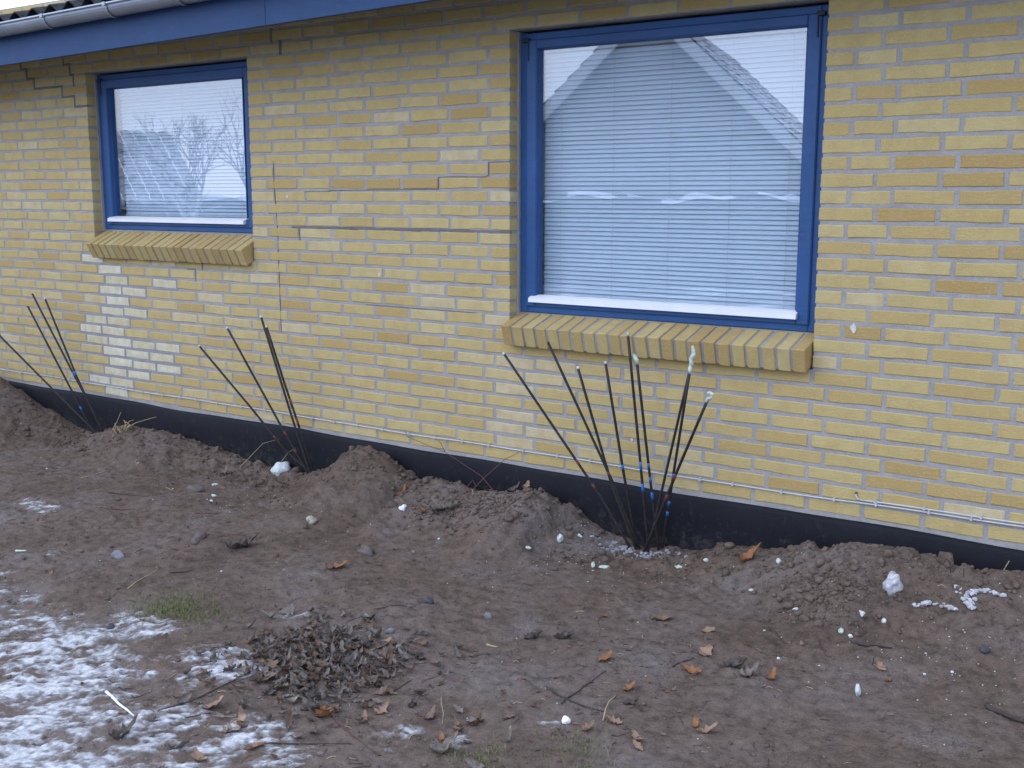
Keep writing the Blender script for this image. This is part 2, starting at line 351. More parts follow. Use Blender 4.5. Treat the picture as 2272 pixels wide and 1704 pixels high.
# ------------------------------------------------------------------ ground sheets
def axis(a, b, fa, fb, fine, coarse_):
    pts = list(np.arange(a, fa, coarse_)) + list(np.arange(fa, fb, fine)) + list(np.arange(fb, b + 1e-6, coarse_)); return np.array(pts)
gx = axis(-6.6, 4.7, -4.6, 3.3, .0105, .04); gy = axis(-4.4, .04, -3.0, .04, .0105, .04)
GX, GY = np.meshgrid(gx, gy); GZ = height(GX, np.minimum(GY, -.0))
edge = np.minimum.reduce([GX + 6.6, 4.7 - GX, GY + 4.4]); GZ = GZ - .09 * np.clip(1 - edge / .5, 0, 1) ** 2
def gz(x, y):
    """ground height, sampled from the sheet itself"""
    x = np.asarray(x, float); y = np.asarray(y, float)
    i = np.clip(np.searchsorted(gx, x) - 1, 0, len(gx) - 2); j = np.clip(np.searchsorted(gy, y) - 1, 0, len(gy) - 2)
    fx = (x - gx[i]) / (gx[i+1] - gx[i]); fy = (y - gy[j]) / (gy[j+1] - gy[j])
    return (GZ[j,i]*(1-fx) + GZ[j,i+1]*fx)*(1-fy) + (GZ[j+1,i]*(1-fx) + GZ[j+1,i+1]*fx)*fy
ground = link('ground', grid_mesh('ground', GX, GY, GZ, M['soil']))
tag(ground, 'dark bare trodden soil thrown up along the black plinth', kind='structure')
lb = MB(); S = 400
lb.add([(-S,-S,-.075),(S,-S,-.075),(S,S,-.075),(-S,S,-.075)], [(0,1,2,3)])
lawn = lb.build('lawn', M['lawn']); tag(lawn, 'wide patchy winter lawn behind the camera, mirrored in the panes', kind='structure')

# ------------------------------------------------------------------ the house
H = .0667; ZP = .27                              # course height, plinth top
def zj(j): return ZP + (31 - j) * H
house = empty('house', (0, 0, 0))
tag(house, 'yellow brick house with two blue windows, black plinth and blue eave board', 'house')
SM = (-2.960, -1.468); BG = (.330, 1.855)        # window openings along the wall
XL, XR, ZT = -6.5, 4.6, zj(-7)
SJ, BJ = 17, 22                                  # courses left out for window plus sill
# mortar sheet with the openings, turned into the reveals
mo = MB(); ym = .0026; yr = .20
xs = [XL, SM[0]-.004, SM[1]+.004, BG[0]-.004, BG[1]+.004, XR]
def sheet(x0, x1, z0, z1):
    nx = max(1, int((x1-x0)/.3)); nz = max(1, int((z1-z0)/.3))
    for i in range(nx):
        for k in range(nz):
            a = x0+(x1-x0)*i/nx; b_ = x0+(x1-x0)*(i+1)/nx; c_ = z0+(z1-z0)*k/nz; d_ = z0+(z1-z0)*(k+1)/nz
            mo.add([(a,ym,c_),(b_,ym,c_),(b_,ym,d_),(a,ym,d_)], [(0,1,2,3)])
zb = .15; ztop = zj(0) + .004
for x0, x1, zlo in ((xs[0], xs[1], zb), (xs[2], xs[3], zb), (xs[4], xs[5], zb)): sheet(x0, x1, zlo, ZT)
for (x0, x1), j in (((xs[1], xs[2]), SJ), ((xs[3], xs[4]), BJ)):
    sheet(x0, x1, zb, zj(j)); sheet(x0, x1, ztop, ZT)
    z0 = zj(j)
    mo.add([(x0,ym,z0),(x0,yr,z0),(x0,yr,ztop),(x0,ym,ztop)], [(0,1,2,3)])
    mo.add([(x1,ym,z0),(x1,yr,z0),(x1,yr,ztop),(x1,ym,ztop)], [(3,2,1,0)])
    mo.add([(x0,ym,ztop),(x1,ym,ztop),(x1,yr,ztop),(x0,yr,ztop)], [(3,2,1,0)])
    mo.add([(x0,ym,z0),(x1,ym,z0),(x1,yr,z0),(x0,yr,z0)], [(0,1,2,3)])
wall = mo.build('brick_wall', M['mortar'], house)

# bond: stretchers with a quarter-brick shift from course to course
def joints(c):
    odd = c % 2; out = []
    def run(start, step, lo, hi):
        k = math.floor((lo - start) / step); x = start + k * step
        while x < hi + step:
            if lo + .045 < x < hi - .045: out.append(x)
            x += step
    segs = []
    if c >= BJ + 1 or c < 1: segs = [(XL, XR, None)]
    elif c > SJ: segs = [(XL, BG[0], None), (BG[1], XR, 'R')]
    else: segs = [(XL, SM[0], 'L'), (SM[1], BG[0], 'M'), (BG[1], XR, 'R')]
    res = []
    for lo, hi, tagk in segs:
        out.clear()
        if tagk == 'M': run(.21 if not odd else .15, .2487, lo, hi)
        elif tagk == 'L':
            if not odd: run(-3.22, .24, lo, hi)
            else: run(-3.525, .24, lo, -3.40); out.extend([-3.28, -3.09])
        elif tagk == 'R':
            if odd: run(2.318, .24, lo, hi)
            else: out.extend([1.97, 2.138]); run(2.382, .24, 2.25, hi)
        else: run(0.0 if not odd else -.065, .24, lo, hi)
        res.append((lo, hi, sorted(out)))
    return res
PALE = [(-3.094,17.64),(-2.861,18.57),(-2.771,19.62),(-2.304,19.61),(-2.857,20.57),(-2.621,20.56),(-2.755,21.49),(-2.852,22.47),(-2.621,22.43),(-2.98,23.45),(-2.75,23.44),(-3.069,24.45),(-2.847,24.44),(-2.981,25.39),(-2.75,25.4),(-2.517,25.45),(-2.287,25.5),(-2.813,26.44),(-2.577,26.42),(-2.345,26.49),(-2.734,27.35),(-2.495,27.42),(-2.266,27.53),(-2.813,28.32),(-2.583,28.38),(-2.971,29.29),(-2.728,29.33),(-2.78,30.37)]
SEMI = [(.361,23.55),(.381,25.59),(.387,27.61),(.302,28.46),(.381,29.59),(.236,20.47)]
DARK = [(2.29,27.52),(2.234,28.51),(1.903,29.47),(2.245,9.74),(2.469,9.79),(2.427,10.79),(2.217,12.76),(2.597,14.82),(.018,4.2),(.087,5.16),(-.733,10.4),(-.481,10.42),(-.232,10.33),(.274,9.27),(.232,10.33),(-.246,6.21),(-2.86,1.3)]
def ring_brick(w, h, deep, sd):
    """irregular brick face 1 unit = metres, centred; front at y=0, body runs back"""
    r = random.Random(sd); j = lambda a: r.uniform(-a, a)
    pts = []
    hw, hh = w/2, h/2
    for t in (-1, -.33, .33): pts.append((hw*t + (j(.0015)), -hh + j(.0022)))
    pts.append((hw, -hh + j(.001))); pts.append((hw + j(.0024), j(.008)))
    for t in (1, .33, -.33): pts.append((hw*t + j(.0015), hh + j(.0022)))
    pts.append((-hw, hh + j(.001))); pts.append((-hw + j(.0024), j(.008)))
    n = len(pts); vs = []; bev = .0035; tilt = j(.0010); tz = j(.0010)
    for (x, z) in pts: vs.append((x, deep, z))
    for (x, z) in pts: vs.append((x, .0022, z))
    for (x, z) in pts:
        x2 = x - math.copysign(min(bev, abs(x)), x); z2 = z - math.copysign(min(bev, abs(z)), z)
        vs.append((x2, tilt * x2 / hw + tz * z2 / hh, z2))
    vs.append((0, -.0004, 0))
    fs = []
    for k in range(n):
        k2 = (k+1) % n
        fs.append((k, k2, n+k2, n+k)); fs.append((n+k, n+k2, 2*n+k2, 2*n+k)); fs.append((2*n+k, 2*n+k2, 3*n))
    return vs, fs
BW, BH = .222, .0505
variants = {}
def variant(kind, deep, i):
    key = (kind, deep, i)
    if key not in variants:
        w = {'full': BW, 'half': .104, 'three': .166, 'quarter': .060}[kind]
        vs, fs = ring_brick(w, BH, .064 if deep else .03, hash(kind) % 100 * 0 + i * 7 + len(kind) * 131 + (53 if deep else 0))
        b1 = MB(); b1.add(vs, fs); variants[key] = (vs, fs, w, b1)
    return variants[key]
meshes = {}
def brick_mesh(kind, deep, i, matk):
    key = (kind, deep, i, matk)
    if key not in meshes: meshes[key] = variant(kind, deep, i)[3].mesh('brick', M[matk], False)
    return meshes[key]
bricks = []
for c in range(-6, 32):
    zc = (zj(c) + zj(c-1)) / 2
    for lo, hi, js in joints(c):
        cuts = [lo] + [x + random.uniform(-.005, .005) for x in js] + [hi]
        for k in range(len(cuts) - 1):
            a, b_ = cuts[k], cuts[k+1]
            l_edge = a in (SM[0], SM[1], BG[0], BG[1]); r_edge = b_ in (SM[0], SM[1], BG[0], BG[1])
            jt = .0085 + random.uniform(-.0015, .0015)
            a2 = a if l_edge else a + jt; b2 = b_ if r_edge else b_ - jt
            w = b2 - a2
            if w < .03: continue
            kind = 'full' if w > .2 else 'three' if w > .14 else 'half' if w > .08 else 'quarter'
            deep = l_edge or r_edge or c in (0,)
            tone = min(1, max(0, random.gauss(.55, .20)))
            bricks.append(dict(c=c, x=(a2+b2)/2, z=zc + random.uniform(-.0012, .0012), w=w, kind=kind, deep=deep, tone=tone, mat='brick', i=random.randrange(6)))
def nearest(u, J):
    c = math.ceil(J); best = [q for q in bricks if q['c'] == c]; return min(best, key=lambda q: abs(q['x'] - u))
for u, J in PALE: q = nearest(u, J); q['mat'] = 'pale'; q['tone'] = random.uniform(.1, .9)
for u, J in SEMI: q = nearest(u, J); q['tone'] = 1.0
for u, J in DARK: q = nearest(u, J); q['tone'] = random.uniform(.0, .14)
cl = np.array(cam.location); ca = cam.rotation_euler.to_matrix(); ca = np.array(ca)
def shows(q):
    p = np.array((q['x'], 0, q['z'])) - cl; r_ = p @ ca; d = -r_[2]
    X = r_[0]/d*2492.56; Y = r_[1]/d*2492.56
    inside = abs(X) < 1136 + 30 and abs(Y) < 852 + 20 and not (q['c'] < -1)
    return (q['w'] * BH * 4.46 / d**3) if inside else 0
order = sorted(bricks, key=shows, reverse=True)
joined = {'brick': MB(), 'pale': MB()}
for n, q in enumerate(order):
    vs, fs, w0, _ = variant(q['kind'], q['deep'], q['i'])
    dy = random.uniform(-.0016, .0012); tilt = random.gauss(0, .004)
    if n < 300 or q['mat'] == 'pale' and n < 300:
        o = link('brick', brick_mesh(q['kind'], q['deep'], q['i'], q['mat']), wall)
        o.location = (q['x'], dy, q['z']); o.scale = (q['w']/w0, 1, 1); o.rotation_euler = (0, tilt, 0); o['tone'] = q['tone']
    else:
        sx = q['w']/w0; joined[q['mat']].add([(q['x'] + v[0]*sx, v[1] + dy, q['z'] + v[2] + tilt*v[0]) for v in vs], fs, q['tone'])
o = joined['brick'].build('brick', M['brick_joined'], wall, attr='tone'); o['kind'] = 'stuff'; o['label'] = 'smaller-looking yellow bricks of the wall farther from view'
o = joined['pale'].build('pale_brick', M['pale_joined'], wall, attr='tone'); o['kind'] = 'stuff'; o['label'] = 'pale replacement bricks in a zigzag below the small window'

# fresh grey mortar round each replaced brick
for u, Jv in PALE:
    q = nearest(u, Jv); m_ = MB(); x0, x1, z0, z1 = q['x']-q['w']/2, q['x']+q['w']/2, q['z']-BH/2, q['z']+BH/2; e = .013
    for bx_ in ((x0-e, x1+e, z0-e, z0+.003), (x0-e, x1+e, z1-.003, z1+e), (x0-e, x0+.003, z0+.003, z1-.003), (x1-.003, x1+e, z0+.003, z1-.003)):
        d_ = random.uniform(0, .0011); m_.box(bx_[0], bx_[1], (.0010+d_*.8), .012, bx_[2], bx_[3])
    m_.build('repair_mortar', M['repair'], wall)
# repointed joints and cracks
def snapv(c, u):
    best = None
    for lo, hi, js in joints(c):
        for x in js:
            if best is None or abs(x-u) < abs(best-u): best = x
    return best
def repoint(segs, mat, name, th=.0150, y=.0012):
    m_ = MB()
    for s in segs:
        if s[0] == 'h':
            _, j, u0, u1 = s; n = max(1, int((u1-u0)/.06))
            for k in range(n):
                a = u0+(u1-u0)*k/n; b_ = u0+(u1-u0)*(k+1)/n; t = th*random.uniform(.75, 1.1)/2; dz = random.uniform(-.0012,.0012)
                m_.box(a, b_+.004, y+random.uniform(-.0008,.0008), .012, zj(j)-t+dz, zj(j)+t+dz)
        else:
            _, c, u = s; x = snapv(c, u); m_.box(x-th*.5, x+th*.5, y, .012, zj(c)-.006, zj(c-1)+.006)
    return m_.build(name, mat, wall)
def stair(u0, verts, u1, **k):
    segs = []; cur = u0
    for c, u in verts:
        x = snapv(c, u); segs.append(('h', c-1, min(cur, x)-.006, max(cur, x)+.006)); segs.append(('v', c, u)); cur = x
    if u1 is not None: segs.append(('h', verts[-1][0], min(cur, u1)-.006, max(cur, u1)))
    return repoint(segs, M['repoint'], 'repointed_joint', **k)
stair(-3.68, [(-1,-3.58),(0,-3.626),(1,-3.486),(2,-3.19),(3,-3.073)], -2.962)
stair(-2.98, [(-1,-3.118),(0,-3.16),(1,-3.055)], None)
repoint([('v',0,-1.29)], M['repoint'], 'repointed_joint', .019); repoint([('v',-1,-1.286)], M['repoint'], 'repointed_joint', .019)
repoint([('h',14,-1.15,.33),('v',15,-1.13)], M['repoint'], 'repointed_joint')
repoint([('v',18,-1.98),('h',18,-2.06,-1.98),('v',19,-2.05)], M['repoint'], 'repointed_joint', .009)
def crack(path, w, name='crack'):
    m_ = MB()
    for (p, q_) in zip(path[:-1], path[1:]):
        dx, dz = q_[0]-p[0], q_[1]-p[1]; L = math.hypot(dx, dz); n = max(1, int(L/.04)); nx, nz = -dz/L, dx/L
        for k in range(n):
            t0, t1 = k/n, (k+1)/n; ww = w*random.uniform(.6, 1.2)/2; e = random.uniform(-.0008,.0008)
            a = (p[0]+dx*t0, p[1]+dz*t0); b_ = (p[0]+dx*t1, p[1]+dz*t1)
            ex, ez = dx/L*.001, dz/L*.001
            vs = []
            for yv in (-.0014, .006):
                vs += [(a[0]-nx*ww-ex+nx*e, yv, a[1]-nz*ww-ez+nz*e), (b_[0]-nx*ww+ex+nx*e, yv, b_[1]-nz*ww+ez+nz*e), (b_[0]+nx*ww+ex+nx*e, yv, b_[1]+nz*ww+ez+nz*e), (a[0]+nx*ww-ex+nx*e, yv, a[1]+nz*ww-ez+nz*e)]
            m_.add(vs, [(0,1,2,3),(0,4,5,1),(1,5,6,2),(2,6,7,3),(3,7,4,0),(7,6,5,4)])
    return m_.build(name, M['crack'], wall)
def J(u, j): return (u, zj(j))
crack([J(-1.28,8.6), J(-1.281,10.5), J(-1.272,12.5), J(-1.265,14.4), J(-1.264,18.3), J(-1.262,22.95)], .0011)
v11 = snapv(11, -.092); v10 = snapv(10, .22)
crack([J(-.86,11.0), J(v11-.006,10.93), J(v11-.006,10.05), J(-.03,10.03), (v10-.02, zj(10)-.003), J(v10-.004,9.9), J(v10-.004,9.02), J(.33,9.0)], .0017)
crack([J(-1.05,11.1), J(-.85,11.1)], .0014)
crack([J(-.61,20.02), J(-.2,20.03), J(.12,20.03)], .0013)

# old paint splashes on the wall
for (u, z, r_, sd) in ((2.02, ZP+.785, .018, 3), (-.508, ZP+.897, .009, 4), (-1.18, ZP+1.30, .010, 5), (1.02, ZP+.20, .007, 6)):
    m_ = MB(); rg_ = random.Random(sd)
    ring = [(u + r_*rg_.uniform(.5, 1.1)*math.cos(t)*.8, -.0030, z + r_*rg_.uniform(.6, 1.4)*math.sin(t)) for t in np.linspace(0, 2*math.pi, 12)[:-1]]
    m_.add(ring + [(p[0], .002, p[2]) for p in ring], [tuple(range(11))] + [(k, 11+k, 11+(k+1) % 11, (k+1) % 11) for k in range(11)]); m_.build('paint_splash', M['splash'], wall)
# plinth with rounded top edge
pl = MB(); nseg = 90
for k in range(nseg):
    x0 = XL + (XR-XL)*k/nseg; x1 = XL + (XR-XL)*(k+1)/nseg
    w0 = .003*math.sin(x0*2.1)+.002*math.sin(x0*5.3); w1 = .003*math.sin(x1*2.1)+.002*math.sin(x1*5.3)
    h0 = .0035*math.sin(x0*3.7)+.002*math.sin(x0*9.1); h1 = .0035*math.sin(x1*3.7)+.002*math.sin(x1*9.1)
    prof = [(-.018,-.35),(-.017,.15),(-.015,.236),(-.008,.251),(.004,.2575),(.03,.2585)]
    va = [(x0, p[0]+w0, p[1]+(h0 if p[1] > .2 else 0)) for p in prof]; vb = [(x1, p[0]+w1, p[1]+(h1 if p[1] > .2 else 0)) for p in prof]
    n = len(prof); pl.add(va+vb, [(i, i+1, n+i+1, n+i)[::-1] for i in range(n-1)])
plinth = pl.build('plinth', M['plinth'], house, smooth=True)

# shell of the house so that the rooms are closed
sh = MB()
sh.add([(XL,.22,-.3),(XR,.22,-.3),(XR,8,-.3),(XL,8,-.3),(XL,.22,2.75),(XR,.22,2.75),(XR,8,2.75),(XL,8,2.75)], [(0,1,2,3),(4,7,6,5),(1,5,6,2),(2,6,7,3),(3,7,4,0)])
# inner leaf of the front wall, open at the windows
def leaf(x0, x1, z0, z1): sh.add([(x0,.215,z0),(x1,.215,z0),(x1,.215,z1),(x0,.215,z1)], [(0,1,2,3)])
for x0, x1 in ((XL, SM[0]-.004), (SM[1]+.004, BG[0]-.004), (BG[1]+.004, XR)): leaf(x0, x1, -.3, 2.76)
for (x0, x1), j in (((SM[0]-.004, SM[1]+.004), SJ), ((BG[0]-.004, BG[1]+.004), BJ)): leaf(x0, x1, -.3, zj(j)); leaf(x0, x1, ztop, 2.76)
shell = sh.build('inner_shell', M['room'], house)

# ------------------------------------------------------------------ windows
def bars(mb, x0, x1, z0, z1, wx, wt, wb, y0, y1, b=.004):
    mb.bbox(x0, x0+wx, y0, y1, z0, z1, b); mb.bbox(x1-wx, x1, y0, y1, z0, z1, b)
    mb.bbox(x0+wx-.001, x1-wx+.001, y0+.0006, y1, z1-wt, z1-.0004, b); mb.bbox(x0+wx-.001, x1-wx+.001, y0+.0006, y1, z0+.0004, z0+wb, b)
def window(x0, x1, z0, z1, g, lab):
    """x0..x1, z0..z1 outer frame; g = glass light (left, right, bottom, top)"""
    w = empty('window', ((x0+x1)/2, .1, z0)); w.parent = house; w['label'] = lab
    off = np.array(w.location)
    def part(mb, name, mat, **k):
        mb.v = [(v[0]-off[0], v[1]-off[1], v[2]-off[2]) for v in mb.v]; return mb.build(name, mat, w, **k)
    f = MB(); bars(f, x0, x1, z0, z1, .046, .036, .036, .078, .165); part(f, 'frame', M['blue'])
    s = MB(); sx0, sx1, sz0, sz1 = x0+.040, x1-.040, z0+.030, z1-.032
    bars(s, sx0, sx1, sz0, sz1, g[0]-sx0, sz1-g[3], g[2]-sz0, .066, .135, .005); part(s, 'sash', M['blue'])
    # glazing bead as a thin dark rebate
    r = MB(); bars(r, g[0]-.004, g[1]+.004, g[2]-.004, g[3]+.004, .006, .006, .006, .092, .120, .001); part(r, 'glazing_bead', M['blue'])
    p = MB(); p.box(g[0]+.001, g[1]-.001, .1000, .1040, g[2]+.001, g[3]-.001); part(p, 'pane', M['glass'])
    d = MB(); zt = g[2] + .006
    d.extrude_x([(.100,zt),(.070,zt-.004),(.046,zt-.014),(.044,zt-.034),(.050,zt-.035),(.064,zt-.034),(.066,zt-.030),(.100,zt-.028)], g[0]-.026, g[1]+.020); part(d, 'drip_rail', M['white_alu'])
    for sx in (sx0, sx1):
        h = MB(); e = 1 if sx == sx0 else -1
        h.bbox(min(sx-.016*e, sx+.018*e), max(sx-.016*e, sx+.018*e), .058, .080, sz1-.012, sz1+.006, .002)
        h.bbox(min(sx+.010*e, sx+.017*e), max(sx+.010*e, sx+.017*e), .061, .068, sz1-.095, sz1-.010, .0015)
        part(h, 'hinge', M['black_metal'])
    return w
z31 = lambda z: z + ZP
window(.338, 1.846, z31(.744), z31(2.060), (.435, 1.738, z31(.826), z31(1.984)), 'large blue window with a gable mirrored in its pane')
window(-2.952, -1.476, z31(1.088), z31(2.060), (-2.852, -1.615, z31(1.168), z31(1.972)), 'small blue window near the left end of the wall')
# sealant between frame and brick
for (x0, x1), fx0, fx1, z0, z1 in ((BG, .338, 1.846, z31(.73), z31(2.068)), (SM, -2.952, -1.476, z31(1.075), z31(2.068))):
    for bx_ in ((x0-.003, fx0+.0005, .063, .10, z0, z1), (fx1-.0005, x1+.003, .063, .10, z0, z1), (fx0+.0005, fx1-.0005, .0855, .11, z0-.012, z0+.013)):
        se = MB(); se.box(*bx_); se.build('sealant_joint', M['mortar'], house)

# brick-on-edge sills
def sill(x0, x1, zf, zb_, n, lab):
    """zf front top edge height at y=-.08, zb_ back height at the frame"""
    s = empty('window_sill', ((x0+x1)/2, 0, zf)); s.parent = house; s['label'] = lab
    ang = math.atan2(zb_ - zf, .17); L = .175
    step = (x1 - x0) / n; w = step - .0145
    body = MB()
    ca_, sa_ = math.cos(ang), math.sin(ang)
    def tr(x, a, h):   # a along slope from the front edge, h below the top
        return (x - s.location[0], -.08 + a*ca_ + h*sa_, a*sa_ - h*ca_)
    x0b, x1b = x0 + .012, x1 - .012
    vs = [tr(x, a, h) for x in (x0b, x1b) for a, h in ((.0065,.0055),(L,.0055),(L,.0985),(.0065,.0985))]
    body.add(vs, [(0,1,2,3),(7,6,5,4),(0,4,5,1),(1,5,6,2),(2,6,7,3),(3,7,4,0)]); body.build('bed_mortar', M['mortar'], s)
    protos = []
    for i in range(4):
        b_ = MB(); r = random.Random(90+i); b_.bbox(-w/2, w/2, 0, L, -.104, 0, .0035)
        b_.v = [(v[0]+r.uniform(-.0012,.0012), v[1]+r.uniform(-.0015,.0015), v[2]+r.uniform(-.0012,.0012)) for v in b_.v]
        protos.append(b_.mesh('sill_brick', M['brick']))
    for k in range(n):
        o = link('brick', random.choice(protos), s); x = x0 + step*(k+.5)
        o.location = (x - s.location[0] + random.uniform(-.0015,.0015), -.08 + random.uniform(-.004,.002), random.uniform(-.002,.002)); o.rotation_euler = (ang, random.uniform(-.012,.012), random.uniform(-.01,.01))
        o['tone'] = min(1, max(0, random.gauss(.30, .22)))
sill(.326, 1.856, z31(.690), z31(.742), 23, 'brick-on-edge sill under the large window')
sill(-2.953, -1.474, z31(1.000), z31(1.085), 22, 'brick-on-edge sill under the small window')

# ------------------------------------------------------------------ eave: fascia, gutter, tiles, soffit
TIL = .0195                                      # the eave runs a little out of level
def ez(x, z): return z + .004 + TIL * (x + 1.4)
fa = MB()
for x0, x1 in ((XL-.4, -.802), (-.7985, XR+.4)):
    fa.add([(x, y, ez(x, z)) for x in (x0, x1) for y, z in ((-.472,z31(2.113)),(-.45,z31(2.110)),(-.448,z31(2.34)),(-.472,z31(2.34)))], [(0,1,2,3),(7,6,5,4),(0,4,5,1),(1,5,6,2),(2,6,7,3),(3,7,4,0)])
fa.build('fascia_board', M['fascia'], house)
so = MB(); so.add([(XL-.4,-.449,ez(XL,z31(2.30))),(XR+.4,-.449,ez(XR,z31(2.30))),(XR+.4,.02,ez(XR,z31(2.44))),(XL-.4,.02,ez(XL,z31(2.44)))], [(0,1,2,3)])
so.add([(XL-.4,-.449,ez(XL,z31(2.318))),(XR+.4,-.449,ez(XR,z31(2.318))),(XR+.4,.02,ez(XR,z31(2.458))),(XL-.4,.02,ez(XL,z31(2.458)))], [(3,2,1,0)])
so.build('soffit', M['room'], house)
gu = MB(); cy_, cz_, rr = -.530, z31(2.318), .056
prof = []
for k in range(13):
    t = math.pi * k / 12; prof.append((cy_ + rr*math.cos(t), cz_ - rr*math.sin(t)))
bead = [(cy_ - rr - .004 + .007*math.cos(t), cz_ + .004 + .007*math.sin(t)) for t in np.linspace(math.pi*1.4, -math.pi*.4, 7)]
inner = [(cy_ + (rr-.003)*math.cos(math.pi*k/12), cz_ - (rr-.003)*math.sin(math.pi*k/12)) for k in range(12, -1, -1)]
full = prof + bead + inner; x0, x1 = XL-.4, XR+.4; n = len(full)
gu.add([(x0, p[0], ez(x0, p[1])) for p in full] + [(x1, p[0], ez(x1, p[1])) for p in full], [(k, (k+1) % n, n+(k+1) % n, n+k) for k in range(n)])
gutter = gu.build('gutter', M['zinc'], house, smooth=False)
br = MB(); pts = [(0, cy_ + (rr+.0035)*math.cos(t), cz_ - (rr+.0035)*math.sin(t)) for t in np.linspace(-.15, math.pi+.1, 12)]
for k in range(11):
    a, b_ = pts[k], pts[k+1]; br.add([(-.012,a[1],a[2]),(.012,a[1],a[2]),(.012,b_[1],b_[2]),(-.012,b_[1],b_[2])], [(0,1,2,3)])
br.box(-.012, .012, cy_-rr-.014, cy_-rr-.001, cz_-.004, cz_+.016)
bme = br.mesh('bracket', M['zinc'])
xb = XL
while xb < XR: o = link('bracket', bme, gutter); o.location = (xb, 0, TIL*(xb+1.4)); xb += .575
# gutter sleeve joints
roof = empty('roof', (0, -.5, z31(2.40))); roof.parent = house
rp = 13; ca_, sa_ = math.cos(R(rp)), math.sin(R(rp))
rb = MB()
rb.add([(x, y, z) for x in (XL-.5, XR+.5) for y, z in ((.06,-.075),(4.6,-.075+4.54*math.tan(R(rp))),(9.1,-.075))], [(0,1,4,3),(1,2,5,4)])
rb.build('roof_deck', M['tile'], roof)
wv = .177; nw = 6; sub = 10                      # corrugated fibre-cement sheets, six waves each
tp = MB(); prof = [(k/sub*wv, .024*math.cos(2*math.pi*k/sub)) for k in range(nw*sub+1)]; m_ = len(prof); D_ = 1.25; vs = []
for d in (0, D_):
    for up in (.007, 0): vs += [(x, d*ca_, d*sa_+z+up) for x, z in prof]
fs = []
for k in range(m_-1): fs += [(k, k+1, 2*m_+k+1, 2*m_+k), (m_+k+1, m_+k, 3*m_+k, 3*m_+k+1), (m_+k, m_+k+1, k+1, k)]
tp.add(vs, fs); tme = tp.mesh('roof_sheet', M['tile'])
xt = XL - .4 - .03; row0 = 0
while xt < XR + .3:
    for row in range(4):
        o = link('roof_sheet', tme, roof); o.location = (xt, -.012 + row*1.1*ca_ + random.uniform(-.006,.006), -.032 + row*1.1*sa_ + TIL*(xt+1.4) + .010*row + random.uniform(-.002,.002)); o.rotation_euler = (0, -math.atan(TIL), 0)
    xt += wv*nw - .001

# ------------------------------------------------------------------ venetian blinds inside
def blind(x0, x1, zlo, zhi, pitch, tilt, lab, cords):
    t = empty('venetian_blind', ((x0+x1)/2, .165, zlo)); tag(t, lab, 'blind', 'venetian blinds behind the panes')
    W2 = (x1-x0)/2; s = MB(); prof = []
    for k in range(5):
        a = -1 + 2*k/4; yv = a*.0125; zv = .0022*(1-a*a)
        ca2, sa2 = math.cos(tilt), math.sin(tilt); prof.append((yv*ca2 - zv*sa2, yv*sa2 + zv*ca2))
    s.add([(-W2, p[0], p[1]) for p in prof] + [(W2, p[0], p[1]) for p in prof], [(k, k+1, 5+k+1, 5+k) for k in range(4)])
    me = s.mesh('slat', M['slat'], True)
    z = zlo + .02
    while z < zhi - .02:
        o = link('slat', me, t); o.location = (random.uniform(-.001,.001), random.uniform(-.0006,.0006), z - zlo); o.rotation_euler = (random.gauss(0,.02), random.gauss(0,.0006), 0); z += pitch
    b_ = MB(); b_.bbox(-W2, W2, -.012, .012, -.004, .008, .002); b_.build('bottom_rail', M['slat'], t)
    h = MB(); h.bbox(-W2, W2, -.014, .014, zhi-zlo-.02, zhi-zlo+.01, .002); h.build('head_rail', M['slat'], t)
    for f in cords:
        c = MB()
        for yv in (-.0145,): c.tube([(-W2+2*W2*f, yv, 0), (-W2+2*W2*f, yv, zhi-zlo)], .0010, 4)
        c.build('ladder_cord', M['cord'], t)
    return t
bb = blind(.425, 1.755, z31(.815), z31(1.998),   .0212, R(60), 'white venetian blind lowered behind the large window', (.075, .29, .51, .73, .93))
sb = blind(-2.835, -1.60, z31(1.178), z31(1.985), .0212, R(58), 'white venetian blind lowered behind the small window', (.12, .5, .9))
# ------------------------------------------------------------------ cables clipped along the bottom course
def cable(x0, x1, zoff, lab, clips):
    t = empty('cable', ((x0+x1)/2, -.006, ZP+.07)); tag(t, lab, 'cable')
    pts = []; x = x0
    zf = lambda x: ZP + .066 + zoff + .0028*math.sin(x*3.1) + .0016*math.sin(x*8.7+1) + (.010 * max(0, (x-1.5))/1.2 if True else 0)
    while x < x1: pts.append((x - t.location[0], -.0065+.006+.0012*math.sin(x*5), zf(x) - t.location[2])); x += .09
    m_ = MB(); m_.tube(pts, .0034, 8); m_.build('wire', M['cable'], t, smooth=True)
    cm = MB(); cm.bbox(-.0045, .0045, -.0075, .004, -.0065, .0075, .0015); cm.tube([(0,-.009,.0085),(0,.004,.0085)], .0026, 6); me = cm.mesh('clip', M['cable'])
    x = x0 + .06
    while x < x1:
        o = link('clip', me, t); o.location = (x - t.location[0], -.0008, zf(x) - t.location[2]); o.rotation_euler = (0, random.uniform(-.1,.1), 0); x += clips*random.uniform(.8, 1.2)
    return t
cable(XL, XR, 0.0, 'long thin white cable clipped along the bottom brick course', .195)
c2 = cable(2.085, XR, .0125, 'short second white cable starting at a drilled hole on the right', .21)
ho = MB(); ho.tube([(2.066-c2.location[0],.004,.040),(2.066-c2.location[0],-.0012,.040)], .0055, 8); ho.build('drill_hole', M['crack'], c2)
ho = MB(); ho.tube([(2.066-c2.location[0],.004,.036),(2.068-c2.location[0],-.004,.030),(2.074-c2.location[0],-.004,.018),(2.09-c2.location[0],-.0005,.0135)], .0035, 7); ho.build('wire_end', M['cable'], c2, smooth=True)

